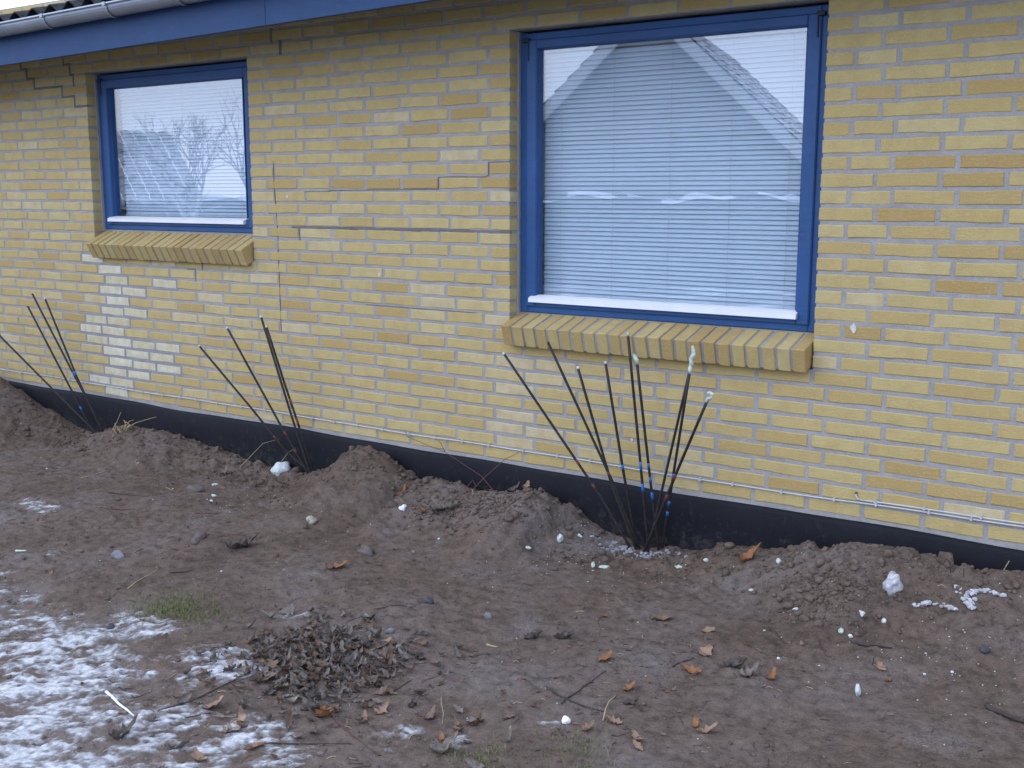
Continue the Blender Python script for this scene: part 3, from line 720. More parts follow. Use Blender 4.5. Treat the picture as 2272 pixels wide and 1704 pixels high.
# ------------------------------------------------------------------ steel injection rods
def lump(mb, c, r, sd, n=2, flat=1.0, jit=.25, val=None):
    """irregular stone / foam lump around c with radii r=(rx,ry,rz)"""
    key = n
    if key not in lump.cache:
        import bmesh
        bm = bmesh.new(); bmesh.ops.create_icosphere(bm, subdivisions=n, radius=1); lump.cache[key] = (np.array([v.co[:] for v in bm.verts]), [tuple(v.index for v in f.verts) for f in bm.faces]); bm.free()
    V, F = lump.cache[key]; rg = np.random.default_rng(sd)
    k = 1 + jit * sum(a * np.sin(V @ rg.normal(0, 2.2 + q*1.6, 3) + rg.uniform(0, 6.28)) for q, a in enumerate((.5, .3, .2, .15)))
    P = V * k[:, None]
    th = rg.uniform(0, 6.28); cs, sn = math.cos(th), math.sin(th)
    P = P * np.array(r); P = np.stack([P[:,0]*cs - P[:,1]*sn, P[:,0]*sn + P[:,1]*cs, P[:,2]*flat], 1) + np.array(c)
    mb.add(P, F, val)
lump.cache = {}
RODS = [
 ('l0', [(-4.062,-.3,.896),(-3.778,-.223,.598),(-3.299,-.128,.252),(-3.009,-.07,.044)], 'steel rod leaning farthest left, cut by the left edge of the picture', 'r:.37', ''),
 ('l1', [(-3.42,-.22,.852),(-3.039,-.06,.048)], 'leftmost whole steel rod beneath the small window', 'b:.16', ''),
 ('l2', [(-3.454,-.16,.927),(-3.125,-.111,.393),(-2.883,-.08,.07)], 'middle steel rod of the three crossing rods beneath the small window', 'b:.40', ''),
 ('l3', [(-3.183,-.24,.914),(-3.06,-.154,.405),(-2.887,-.1,.091)], 'steel rod on the right of the three beneath the small window', 'b:.42', 'w'),
 ('m0', [(-1.659,-.26,.724),(-1.384,-.155,.379),(-1.239,-.087,.15),(-1.075,-.06,.073)], 'lowest and most slanted rod of the middle cluster by the white foam lump', 'r:.24', 'w'),
 ('m1', [(-1.462,-.22,.838),(-1.183,-.127,.317),(-1.115,-.106,.204),(-1.019,-.08,.061)], 'second rod from the left in the middle cluster, white tipped', 'r:.25,r:.12', 'w'),
 ('m2', [(-1.227,-.18,.913),(-1.075,-.129,.367),(-1.015,-.111,.185),(-.971,-.1,.064)], 'tallest rod of the middle cluster, ending level with the vertical crack', '', 'w'),
 ('m3', [(-1.121,-.24,.871),(-1.072,-.173,.557),(-1.012,-.119,.304),(-.976,-.07,.065)], 'rightmost rod of the middle cluster with long red smears', 'R:.47,R:.33', 'w'),
 ('r1', [(.496,-.28,.858),(.859,-.167,.367),(.974,-.131,.212),(1.04,-.09,.028)], 'leftmost and most slanted rod of the cluster under the large window', 'r:.40,r:.27', 'w'),
 ('r2', [(.685,-.2,.918),(.894,-.139,.507),(1.002,-.107,.295),(1.081,-.07,.038)], 'second rod from the left under the large window, tip before the sill', '', ''),
 ('r3', [(.884,-.26,.824),(.932,-.203,.539),(.977,-.15,.27),(1.076,-.11,.069)], 'third rod from the left under the large window, white tip below the sill', 'r:.36', 'w'),
 ('r4', [(.978,-.18,.845),(1.029,-.107,.36),(1.06,-.075,.143),(1.075,-.06,.044)], 'fourth rod from the left under the large window with one blue band', 'b:.40', 'w'),
 ('r5', [(1.111,-.22,.983),(1.139,-.129,.387),(1.153,-.08,.046)], 'tallest, nearly upright rod under the large window', 'B:.365,B:.255', 'g'),
 ('r6', [(1.141,-.19,.865),(1.167,-.113,.388),(1.192,-.06,.048)], 'upright rod with three blue bands and a bent foam tip', 'b:.42,b:.34,B:.245', 'bend'),
 ('r7', [(1.403,-.2,.869),(1.259,-.14,.333),(1.185,-.11,.051)], 'right-leaning rod ending in a long wavy strand of foam', '', 'strand'),
 ('r8', [(1.424,-.25,.856),(1.301,-.134,.382),(1.225,-.06,.054)], 'right-leaning rod with blue bands and a foam blob on its tip', 'b:.39,b:.22,b:.155', 'g2'),
 ('r9', [(1.521,-.28,.747),(1.352,-.201,.418),(1.284,-.168,.27),(1.204,-.13,.097)], 'rightmost rod with red smears and a curl of green foam', 'R:.43,R:.27', 'curl'),
]
def along(pts, f):
    P = [np.array(p) for p in pts]; L = [np.linalg.norm(b_-a) for a, b_ in zip(P[:-1], P[1:])]; d = (1-f)*sum(L)   # f measured from the foot
    for a, b_, l in zip(P[:-1], P[1:], L):
        if d <= l: return a + (b_-a)*d/l
        d -= l
    return P[-1]
for key, pts, lab, marks, tip in RODS:
    A_, B_ = np.array(pts[0]), np.array(pts[-1])
    pts = [tuple(np.array(p)*.35 + (A_ + (B_-A_)*((p[2]-A_[2])/(B_[2]-A_[2])))*.65) for p in pts]     # nearly straight steel
    foot = np.array(pts[-1]); d = (foot - np.array(pts[-2])); d = d/np.linalg.norm(d)
    zf = float(gz(foot[0], foot[1])); ext = foot + d*(max(0.06, (foot[2]-zf)/max(.2, -d[2]) + .06))
    root = empty('steel_rod', tuple(foot)); tag(root, lab, 'rod', 'steel injection rods along the plinth')
    rel = lambda p: tuple(np.array(p) - foot)
    full = []
    for a, b_ in zip(pts[:-1], pts[1:]):
        for t in np.linspace(0, 1, 4)[:-1]: full.append(np.array(a)*(1-t) + np.array(b_)*t)
    full += [foot, ext]
    m_ = MB(); m_.tube([rel(p) for p in full], .0063, 8); m_.build('tube', M['steel'], root, smooth=True)
    for mk in [q for q in marks.split(',') if q]:
        c, f = mk.split(':'); f = float(f); hl = (.030 if c == 'R' else .022 if c == 'B' else .015)
        q0, q1 = along(pts, f+hl), along(pts, f-hl); mb_ = MB()
        mb_.tube([rel(q0), rel((q0+q1)/2), rel(q1)], [.0066,.0068,.0066], 8); mb_.build('red_mark' if c in 'rR' else 'blue_band', M['red'] if c in 'rR' else M['bluetape'], root, smooth=True)
    top = np.array(pts[0]); up = top - np.array(pts[1]); up /= np.linalg.norm(up); mb_ = MB()
    if tip == 'w': mb_.tube([rel(top - up*.004), rel(top + up*.003), rel(top+up*.007)], [.0066,.0068,.004], 8)
    elif tip == 'g': mb_.tube([rel(top - up*.004), rel(top + up*.012)], [.0074,.006], 8)
    elif tip == 'bend': mb_.tube([rel(top-up*.01), rel(top+up*.006), rel(top+np.array((-.012,0,.022))), rel((1.119,-.19,.897))], [.0085,.0095,.0105,.006], 8)
    elif tip == 'strand': mb_.tube([rel(top-up*.01), rel(top+np.array((.004,0,.014))), rel(top+np.array((.001,-.004,.034))), rel(top+np.array((.014,0,.052))), rel(top+np.array((.010,.002,.070))), rel(top+np.array((.006,0,.088)))], [.009,.010,.008,.011,.009,.005], 8)
    elif tip == 'g2': lump(mb_, rel(top+up*.008), (.011,.011,.018), 5, 2)
    elif tip == 'curl':
        cc = top + np.array((.010,0,.022)); mb_.tube([rel(top-up*.008)] + [rel(cc + .012*np.array((math.cos(t),.2*math.sin(t),math.sin(t)))) for t in np.linspace(-2.0, 2.6, 9)], [.0085] + [.0068]*8 + [.005], 8)
    if mb_.v: mb_.build('foam_tip', M['foam_white'] if tip == 'w' else M['foam'], root, smooth=True)

# ------------------------------------------------------------------ lumps, stones and foam on the soil
def stone(name, x, y, size, mat, lab, cat, flat=.55, asp=.7, sd=1, sink=.35, n=3, up=0, jit=.38, group=None, rz=None):
    z = float(gz(x, y)); m_ = MB(); lump(m_, (0,0,0), (size/2, size/2*asp, size/2*flat), sd, n, 1, jit)
    o = m_.build(name, M[mat], None, smooth=True); o.location = (x, y, z + size/2*flat*(1-2*sink) + up)
    if rz is not None: o.rotation_euler = rz
    return tag(o, lab, cat, group)
stone('foam_lump', -1.20, -.09, .135, 'foam_white', 'big rounded white foam lump at the foot of the middle rods', 'foam', .66, .8, 3, .22, 3, 0, .16)
stone('stone', -1.323, -.607, .105, 'stone_brown', 'flat brown stone lying left of the white foam lump', 'stone', .4, .55, 7)
stone('stone', -.573, -1.199, .105, 'stone_brown', 'long brown stone halfway between the foam lump and the frosty corner', 'stone', .42, .5, 9)
stone('stone', -.734, -1.521, .085, 'stone_grey', 'pinkish grey flat stone above the frosted patch', 'stone', .35, .5, 12)
stone('pebble', -.315, -.735, .046, 'stone_beige', 'small round beige pebble below the soil peak', 'pebble', .85, .9, 14, .2)
stone('stone', .171, -.885, .088, 'stone_brown', 'rounded brown cobble half buried in open soil', 'stone', .6, .7, 15, .3)
stone('soil_clod', -.544, -.653, .08, 'clod', 'flattened earth clod on the slope below the soil peak', 'clod', .4, .6, 16)
stone('stone', .788, -1.208, .052, 'stone_dark', 'small dark stone above the leaf pile', 'stone', .6, .7, 17)
stone('pebble', .855, -1.504, .034, 'stone_grey', 'grey pebble right of the leaf pile', 'pebble', .6, .8, 18)
stone('pebble', 1.077, -1.196, .034, 'stone_grey', 'lone grey pebble in the middle of the bare soil', 'pebble', .7, .8, 19, .2)
stone('snow_clump', .009, -.440, .05, 'snow_clean', 'white snow clump beside curled leaves below the soil ridge', 'snow', .55, .6, 20)
stone('foam_piece', .814, -.284, .030, 'foam_white', 'upright white foam stub left of the rod cluster', 'foam', 1.4, .7, 21, .15)
stone('foam_piece', .854, -.182, .040, 'foam_white', 'thin white foam strip lying near the leftmost rod foot', 'foam', .35, .3, 22, .15)
stone('foam_piece', .751, -.453, .034, 'foam', 'pale green foam bit on the slope left of the rods', 'foam', .4, .5, 23, .2)
stone('foam_piece', 1.068, -.416, .040, 'foam', 'white-green foam piece in front of the rod feet', 'foam', .6, .45, 24, .2)
stone('foam_piece', 1.112, -.395, .045, 'foam', 'greenish foam crumb touching the larger foam piece before the rods', 'foam', .3, .5, 25, .25)
stone('foam_piece', 1.394, -.239, .036, 'foam', 'pale flat foam chip right of the rod feet', 'foam', .4, .6, 26, .2)
stone('foam_piece', 1.504, -.204, .027, 'foam', 'small foam chip between the rods and the orange curled leaf', 'foam', .5, .7, 27, .2)
stone('foam_piece', 1.789, -.384, .024, 'foam', 'tiny foam chip left of the dark clod heap', 'foam', .4, .7, 28, .2)
stone('foam_piece', 1.825, -.204, .028, 'foam_white', 'white chip on the ridge right of the orange curled leaf', 'foam', .6, .6, 29, .15)
stone('mortar_lump', 2.339, -.386, .060, 'plaster', 'crumbly grey-white mortar lump standing upright by the right-hand soil ridge', 'mortar', 1.25, .8, 30, .2, 4, 0, .45)
def crumbly(name, pts, r, mat, lab, cat, sd, n=40):
    m_ = MB(); rg = random.Random(sd); P = [np.array((x, y, float(gz(x, y)))) for x, y in pts]; c0 = P[0]
    for k in range(n):
        t = rg.random()*(len(P)-1); i = min(int(t), len(P)-2); p = P[i]*(1-t+i) + P[i+1]*(t-i)
        rr_ = r*rg.uniform(.35, 1); lump(m_, p - c0 + np.array((rg.gauss(0,r*.5), rg.gauss(0,r*.5), rr_*.4)), (rr_, rr_*.8, rr_*.6), sd*100+k, 1, 1, .3)
    o = m_.build(name, M[mat]); o.location = tuple(c0); return tag(o, lab, cat)
crumbly('mortar_strip', [(2.422,-.414),(2.463,-.374),(2.521,-.364),(2.566,-.391)], .013, 'plaster', 'long crumbly white mortar strip near the right edge', 'mortar', 4, 46)
crumbly('mortar_crumbs', [(2.542,-.287),(2.592,-.351),(2.627,-.389),(2.60,-.33),(2.636,-.295),(2.70,-.316)], .014, 'plaster', 'ring of crumbled white mortar at the right edge', 'mortar', 5, 60)
stone('mortar_chip', 2.274, -.521, .034, 'foam_white', 'oblong white chip below the upright mortar lump', 'chip', .6, .5, 31, .2)
stone('mortar_chip', 2.351, -.514, .021, 'foam_white', 'round white crumb right of the oblong chip', 'chip', .8, .8, 32, .2)
stone('mortar_chip', 2.242, -.653, .028, 'foam', 'pale hollow chip below the oblong chip', 'chip', .6, .6, 33, .2)
stone('mortar_chip', 2.280, -.664, .017, 'foam_white', 'smallest white crumb beside the pale hollow chip', 'chip', .8, .8, 34, .2)
stone('mortar_chip', 2.029, -.532, .023, 'foam_white', 'white flake at the foot of the dark clod heap', 'chip', .5, .7, 35, .2)
stone('pebble', 2.711, -.577, .036, 'stone_dark', 'dark wet pebble near the right edge', 'pebble', .7, .8, 36, .25)
stone('plaster_piece', 2.430, -1.034, .024, 'foam_white', 'upright wedge of white plaster on open soil, lower right', 'plaster', 1.7, .7, 37, .12)
stone('snow_ball', 1.757, -1.727, .028, 'snow_clean', 'bright white snow ball among tan leaves, bottom centre', 'snow', .8, .9, 38, .15)
stone('foam_piece', -1.321, -.472, .036, 'foam', 'pale green foam sliver nearest the foam lump, left of the soil peak', 'foam', .35, .4, 51, .2)
stone('foam_piece', -1.177, -.605, .042, 'foam', 'longest of three pale green foam slivers below the foam lump', 'foam', .3, .4, 52, .2)
stone('foam_piece', -1.089, -.693, .030, 'foam_white', 'lowest of three pale foam slivers below the foam lump', 'foam', .4, .6, 53, .2)
stone('soil_clod', -1.757, -.09, .075, 'clod', 'angular earth clod on the crest left of the middle rods', 'clod', .6, .7, 54)
stone('soil_clod', 2.46, -.13, .06, 'clod', 'pointed earth clod leaning on the plinth near the right edge', 'clod', .9, .7, 55, .2)
stone('pebble', -.059, -2.042, .028, 'stone_dark', 'round dark pebble on the frosted patch', 'pebble', .9, .95, 39, .2)
# grout spill at the feet of the right rods
m_ = MB(); rg = random.Random(8)
for k in range(110):
    x = rg.gauss(1.115, .085); y = -.085 - abs(rg.gauss(0, .05)); r_ = rg.uniform(.004, .013); lump(m_, (x-1.115, y+.1, float(gz(x,y))+r_*.3), (r_, r_, r_*.7), 700+k, 1, 1, .3)
o = m_.build('grout_spill', M['grout']); o.location = (1.115, -.1, 0); tag(o, 'crumbly grey grout spilled round the feet of the right rods', 'grout', kind='stuff')

# ------------------------------------------------------------------ leaves
def leaf_pts(kind, L, curl, fold, sd):
    r = random.Random(sd); n = 9; V = []; F = []
    for k in range(n+1):
        t = k/n
        if kind == 'oak': w = (.10+.36*math.sin(math.pi*min(1,t*1.02+.02)**.8))*(1+.42*math.cos(t*2*math.pi*3.2+1.2))*.75
        else: w = .30*math.sin(math.pi*(t*.96+.03))**.8
        w = max(.015, w)*L; bend = curl*(t-.35)**2*L*1.7 + .05*L*math.sin(t*7+r.uniform(0,6))
        wl, wr = w*r.uniform(.82,1.15), w*r.uniform(.82,1.15); f1, f2 = fold*r.uniform(.5,1.3), fold*r.uniform(.5,1.3)
        side = .06*L*math.sin(t*3+sd)
        V += [(t*L-L/2, side-wl*math.cos(f1), bend+wl*math.sin(f1)), (t*L-L/2, side-wl*.5*math.cos(f1*.4), bend+wl*.5*math.sin(f1*.4)-.01*L), (t*L-L/2, side, bend), (t*L-L/2, side+wr*.5*math.cos(f2*.4), bend+wr*.5*math.sin(f2*.4)-.01*L), (t*L-L/2, side+wr*math.cos(f2), bend+wr*math.sin(f2))]
    for k in range(n):
        for q in range(4): a = k*5+q; F.append((a, a+1, a+6, a+5))
    V += [(-L/2, -.012*L, 0), (-L/2-.22*L, .03*L, .02*L), (-L/2-.22*L, .05*L, .02*L), (-L/2, .012*L, 0)]; a = (n+1)*5; F.append((a, a+1, a+2, a+3))
    return V, F
def rotm(a, b_, c): 
    from mathutils import Euler
    return np.array(Euler((a, b_, c)).to_matrix())
def leaf(x, y, L, mat, lab, kind='oak', rz=0, curl=.6, fold=.5, sd=1, tilt=0):
    V, F = leaf_pts(kind, L, curl, fold, sd); V = np.array(V); Rm = rotm(tilt, random.uniform(-.12,.12), rz); P = V @ Rm.T
    g = gz(x + P[:,0], y + P[:,1]); dz = float(np.quantile(g - P[:,2], .85)) + (.010 if y > -.6 else .002)
    m_ = MB(); m_.add(P, F); o = m_.build('leaf', M[mat], None, smooth=True); o.location = (x, y, dz)
    return tag(o, lab, 'leaf', 'fallen leaves on the soil')
LEAVES = [
 (.195,-1.101,.085,'leaf_orange','orange-brown leaf below the half-buried brown cobble','oak',.4,.5,.4,1),
 (-.160,-.260,.085,'leaf_orange','curled orange leaf high on the ridge below the soil peak','oak',1.2,.9,.8,2),
 (.115,-.422,.050,'leaf_orange','small orange leaf standing on edge beside long grey leaves','oval',2.0,.6,1.0,3),
 (.185,-.395,.125,'leaf_grey','long grey curled leaf hanging down the ridge slope','oval',-1.2,.3,.9,4),
 (.240,-.365,.085,'leaf_grey','forked grey leaf lying over the long grey leaf','oval',-.3,.5,.8,5),
 (1.680,-.184,.085,'leaf_orange','orange leaf curled into a scoop at the plinth','oval',.3,1.3,.9,6),
 (1.602,-.807,.08,'leaf_brown','narrow brown leaf edge in open soil below the rods','oval',.0,.3,.9,7),
 (1.808,-.831,.05,'leaf_tan','flat tan leaf right of the narrow brown leaf','oval',.5,.3,.3,8),
 (1.390,-1.160,.07,'leaf_dark','dark canoe-shaped leaf in the centre of the bare soil','oval',.1,.6,1.1,9),
 (1.302,-1.225,.07,'leaf_dark','dark rolled leaf left of the canoe-shaped leaf','oval',.25,.3,1.0,10),
 (1.887,-1.021,.066,'leaf_tan','pale tan leaf above the blackish leaves, right of centre','oak',.8,.4,.3,11),
 (2.086,-1.101,.070,'leaf_grey','grey leaf at the right end of the scattered leaf group','oak',.3,.6,.6,12),
 (2.162,-1.078,.046,'leaf_orange','small orange leaf, last on the right of the scattered group','oak',1.0,.7,.6,13),
 (1.918,-1.185,.060,'leaf_orange','orange oak leaf beneath the pale tan leaf','oak',2.6,.5,.5,14),
 (1.625,-1.264,.066,'leaf_orange','orange-tan leaf lying alone left of the scattered group','oval',.9,.4,.4,15),
 (2.019,-1.065,.075,'leaf_dark','blackish curled leaf in the middle of the scattered group','oval',-.3,.6,1.0,16),
 (2.439,-.831,.044,'leaf_tan','tan leaf on open soil above the upright plaster wedge','oak',1.3,.4,.3,17),
 (2.486,-.894,.028,'leaf_orange','tiny orange leaf right above the upright plaster wedge','oval',.3,.6,.6,18),
 (2.137,-1.532,.055,'leaf_tan','tan lobed leaf lying alone at lower right of centre','oak',.1,.8,.5,19),
 (2.089,-1.507,.038,'leaf_orange','narrow orange leaf touching the lone tan lobed leaf','oval',1.5,.8,.6,20),
 (1.978,-1.688,.050,'leaf_tan','upper of two tan leaves near the bottom edge, right of the snow ball','oak',1.9,.5,.4,21),
 (2.010,-1.735,.040,'leaf_tan','lower of two tan leaves near the bottom edge, right of the snow ball','oval',2.2,.6,.5,22),
 (1.488,-2.000,.034,'leaf_orange','reddish drop-shaped leaf at the end of a long straw stalk','oval',1.4,.4,.5,23),
 (1.524,-1.878,.028,'leaf_orange','bright orange leaf scrap left of the snow ball','oak',.5,.6,.5,24),
 (1.509,-1.944,.045,'leaf_tan','long tan leaf below the orange scrap near the bottom edge','oval',-1.0,.5,.6,25),
 (1.595,-1.802,.036,'leaf_brown','brown leaf between the orange scrap and the snow ball','oval',.2,.5,.6,26),
 (1.835,-1.725,.040,'leaf_tan','crumpled tan leaf just right of the snow ball','oak',.7,.8,.8,27),
 (1.879,-1.647,.048,'leaf_tan','tan leaf under the crossed twigs, bottom centre','oak',2.9,.7,.6,28),
 (1.541,-2.049,.074,'leaf_grey','large grey crinkled leaf at the bottom edge','oak',.2,.9,.8,29),
 (1.684,-1.921,.046,'leaf_grey','upturned grey leaf at the bottom edge near the grass','oval',1.1,1.0,.9,30),
 (1.814,-1.432,.046,'leaf_orange','orange leaf above the crossed twigs','oak',.6,.6,.5,31),
 (1.867,-1.510,.052,'leaf_dark','dark leaf beside the crossed twigs','oval',.1,.6,.9,32),
 (1.293,-1.899,.046,'leaf_dark','dark curled leaf by the small hollow right of the leaf pile','oval',1.2,.8,1.0,33),
 (.784,-2.269,.064,'leaf_tan','tan leaf on the frost just left of the leaf pile','oak',.5,.5,.4,34),
 (.938,-2.316,.078,'leaf_tan','largest tan lobed leaf, lying on snow below the leaf pile','oak',1.0,.4,.3,35),
 (.982,-2.495,.050,'leaf_tan','tan leaf at the bottom edge of the snow','oak',2.2,.5,.4,36),
 (1.079,-2.364,.060,'leaf_orange','long orange leaf beside a twig below the leaf pile','oval',.2,.4,.4,37),
 (.696,-2.538,.076,'leaf_dark','blackish upturned leaf on the snow at lower left','oak',.6,1.0,.8,38),
 (.893,-2.489,.058,'leaf_dark','black leaf on the snow near the bottom edge','oval',.2,.7,.9,39),
 (1.126,-2.117,.070,'leaf_orange','bright orange-tan lobed leaf at the lower edge of the leaf pile','oak',-1.1,.9,.5,40),
 (1.243,-1.995,.048,'leaf_tan','pinkish tan leaf standing right of the leaf pile','oak',.9,.8,.6,41),
 (.835,-1.640,.070,'leaf_tan','pinkish leaf at the upper right of the leaf pile','oak',.2,.6,.5,42),
 (.905,-1.600,.062,'leaf_tan','narrow pinkish leaf pointing away at the right tip of the leaf pile','oval',.45,.6,.6,43),
 (1.237,-2.062,.048,'leaf_tan','folded tan leaf below the right end of the leaf pile','oval',1.6,.7,.8,44),
 (-.366,-1.135,.13,'leaf_dark','large dark torn leaf below the long brown stone','oak',.5,.5,.6,47),
 (-1.483,-.272,.06,'leaf_brown','brown leaf left of the foam lump','oak',.9,.6,.5,48),
 (.53,-.14,.05,'leaf_tan','pale tan leaf stuck on the crest left of the rod cluster','oak',1.4,.8,.6,45),
 (.47,-.16,.06,'leaf_dark','dark leaf just left of the pale leaf on the crest','oval',.4,.8,.9,46),
]
for x, y, L, mat, lab, kind, rz, curl, fold, sd in LEAVES: leaf(x, y, L*1.12, mat, lab, kind, rz + .61, curl, fold, sd, random.uniform(-.25,.25))
# heap of rotting leaves
m1 = {k: MB() for k in ('leaf_grey', 'leaf_dark', 'leaf_brown')}
def pile_h(x, y):
    dx, dy = x - .83, y + 1.86; cs, sn = math.cos(-.72), math.sin(-.72); a = dx*cs - dy*sn + .05*math.sin(dx*23)+.04*math.sin(dy*31); b_ = dx*sn + dy*cs
    return np.exp(-((a/.20)**2 + (b_/.33)**2))
n = 0; rg = random.Random(5)
while n < 640:
    x = rg.gauss(.85, .27); y = rg.gauss(-1.86, .28); hgt = float(pile_h(x, y))
    if rg.random() > hgt*1.0 + .08: continue
    k = rg.choices(('leaf_grey','leaf_dark','leaf_brown'), (.42,.26,.32))[0]; L = rg.choice((rg.uniform(.02,.045), rg.uniform(.03,.060)))
    V, F = leaf_pts(rg.choice(('oak','oval','oval')), L, rg.uniform(.2,1.2), rg.uniform(.2,1.25), 1000+n); V = np.array(V) @ rotm(rg.gauss(0,.45), rg.gauss(0,.3), rg.uniform(0,6.28)).T
    V += np.array((x, y, float(gz(x,y)) + .006 + rg.random()*.024*hgt)); V[:,2] = np.maximum(V[:,2], gz(V[:,0], V[:,1]) + .001); m1[k].add(V, F); n += 1
vs = []; fs = []; mi = []
allm = MB()
me = bpy.data.meshes.new('leaf_pile')
for q, k in enumerate(m1):
    allm.add(m1[k].v, m1[k].f); mi += [q]*len(m1[k].f)
me.from_pydata(allm.v, [], allm.f)
for k in m1: me.materials.append(M[k])
me.polygons.foreach_set('material_index', np.array(mi, np.int32)); me.polygons.foreach_set('use_smooth', np.ones(len(mi), bool)); me.update()
tag(link('leaf_pile', me), 'heap of rotting grey-brown leaves beside the snow at lower left', 'leaves', kind='stuff')
# loose small scraps of leaf trodden into the soil
m_ = MB(); rg = random.Random(77); mats = ('leaf_brown','leaf_dark','leaf_orange','leaf_grey'); mi = []
for k in range(420):
    if rg.random() < .45: x, y = rg.choice([(rg.gauss(.15,.25), rg.gauss(-.45,.1)), (rg.gauss(1.85,.25), rg.gauss(-1.15,.16)), (rg.gauss(1.75,.25), rg.gauss(-1.75,.2)), (rg.gauss(.48,.08), rg.gauss(-.32,.06)), (rg.gauss(.9,.35), rg.gauss(-2.1,.3))])
    else: x = rg.uniform(-2.5, 2.9); y = rg.uniform(-2.7, -.2)
    L = rg.uniform(.010, .028); V, F = leaf_pts('oval', L, rg.uniform(.2,1), rg.uniform(.2,.9), 3000+k); V = np.array(V) @ rotm(rg.gauss(0,.3), rg.gauss(0,.3), rg.uniform(0,6.28)).T
    V += np.array((x, y, 0)); V[:,2] += gz(x, y) + .002; m_.add(V, F); mi += [rg.randrange(4)]*len(F)
me = bpy.data.meshes.new('leaf_scraps'); me.from_pydata(m_.v, [], m_.f)
for k in mats: me.materials.append(M[k])
me.polygons.foreach_set('material_index', np.array(mi, np.int32)); me.update()
tag(link('leaf_scraps', me), 'small scraps of brown leaf trodden into the bare soil', 'leaf scraps', kind='stuff')

# plant litter: short bits of stem pressed into the soil
m_ = MB(); rg = random.Random(31); mi = []
for k in range(900):
    v = rg.random()
    if v < .34: x, y = rg.gauss(.90,.25), rg.gauss(-1.93,.24)
    elif v < .45: x, y = rg.gauss(1.8,.3), rg.gauss(-1.35,.3)
    else: x, y = rg.uniform(-3.2, 3.0), rg.uniform(-2.7, -.12)
    l = rg.uniform(.006, .030) if rg.random() < .85 else rg.uniform(.03, .07); th = rg.uniform(0, 6.28); q0 = len(m_.f)
    pp = []
    for t in (0, .5, 1):
        xx = x + math.cos(th)*l*(t-.5) + rg.gauss(0, l*.06); yy = min(-.03, y + math.sin(th)*l*(t-.5) + rg.gauss(0, l*.06)); pp.append((xx, yy, float(gz(xx, yy)) + .0012 + (.004 if t == .5 else 0)*rg.random()))
    m_.tube(pp, rg.uniform(.0006, .0016), 4, cap=False); mi += [rg.choices((0,1,2), (.55,.25,.20))[0]]*(len(m_.f)-q0)
me = bpy.data.meshes.new('plant_litter'); me.from_pydata(m_.v, [], m_.f)
for k in ('twig', 'redtwig', 'straw'): me.materials.append(M[k])
me.polygons.foreach_set('material_index', np.array(mi, np.int32)); me.update()
tag(link('plant_litter', me), 'short broken bits of stem and straw strewn over the soil', 'plant litter', kind='stuff')

# ------------------------------------------------------------------ twigs and straws
def twig(pts, r, mat, lab, name='twig', up=0.0, cat='twig', forks=0, sd=0):
    P = []; rg = random.Random(sd + 3)
    for (a, b_) in zip(pts[:-1], pts[1:]):
        for t in np.linspace(0, 1, 5)[:-1]: P.append((a[0]*(1-t)+b_[0]*t + rg.gauss(0,.003), a[1]*(1-t)+b_[1]*t + rg.gauss(0,.003)))
    P.append(pts[-1]); c = P[0]; z = [float(gz(x, y)) for x, y in P]; n = len(P)
    zl = [max(z[k], (z[max(0,k-1)] + z[min(n-1,k+1)])/2) + r*.7 + up*math.sin(math.pi*k/(n-1)) for k in range(n)]
    m_ = MB(); Q = [(x-c[0], y-c[1], zz-z[0]) for (x, y), zz in zip(P, zl)]
    m_.tube(Q, list(np.linspace(r, r*.45, n)), 6)
    for f in range(forks):
        k = rg.randrange(n//3, n-2); d = np.array(Q[k+1]) - np.array(Q[k]); d /= np.linalg.norm(d) + 1e-9; s = np.array((-d[1], d[0], .35))*rg.choice((-1,1)); s[2] = abs(s[2])
        m_.tube([Q[k], np.array(Q[k]) + (d*.6+s*.5)*.05, np.array(Q[k]) + (d*1.2+s*.7)*.09], [r*.6, r*.45, r*.3], 5)
    o = m_.build(name, M[mat], None, smooth=True); o.location = (c[0], c[1], z[0]); return tag(o, lab, cat)
twig([(.304,-2.329),(.513,-2.366),(.521,-2.305)], .0022, 'twig', 'thin bent black twig on the snow at lower left')
twig([(.67,-2.462),(.74,-2.372),(.805,-2.298)], .0028, 'twig', 'straight dark twig on the snow, pointing at the tan leaf')
twig([(.648,-2.381),(.698,-2.253),(.707,-2.119),(.696,-1.944)], .0034, 'twig', 'long forked twig reaching from the snow into the leaf pile', forks=2)
twig([(1.013,-2.377),(1.096,-2.318),(1.30,-2.19)], .0030, 'twig', 'twig lying across the bottom edge of the snow below the leaf pile')
twig([(.422,-2.407),(.623,-2.448)], .0055, 'snow_clean', 'straight snow-covered white stick at lower left', 'stick', cat='stick')
twig([(-.331,-1.772),(-.464,-1.5)], .0022, 'straw', 'yellow straw stalk above the grass tuft', 'straw_stalk', cat='straw')
twig([(1.571,-1.56),(1.682,-1.594),(1.822,-1.609)], .0036, 'twig', 'crossing twig running to the right, bottom centre')
twig([(1.677,-1.629),(1.669,-1.483),(1.672,-1.337)], .0032, 'twig', 'crossing twig running towards the wall, bottom centre')
twig([(1.849,-1.662),(1.788,-1.473)], .0022, 'straw', 'pale stalk beside the crossed twigs', 'straw_stalk', cat='straw', up=.02)
twig([(1.162,-1.959),(1.174,-1.867),(1.177,-1.768)], .0036, 'redtwig', 'reddish stick poking out right of the leaf pile')
twig([(1.138,-2.109),(1.259,-2.147),(1.389,-2.18)], .0026, 'redtwig', 'thin reddish twig running down from the bright orange leaf')
twig([(.672,-1.391),(.717,-1.31),(.747,-1.242)], .0030, 'redtwig', 'pinkish twig ending at the small dark stone')
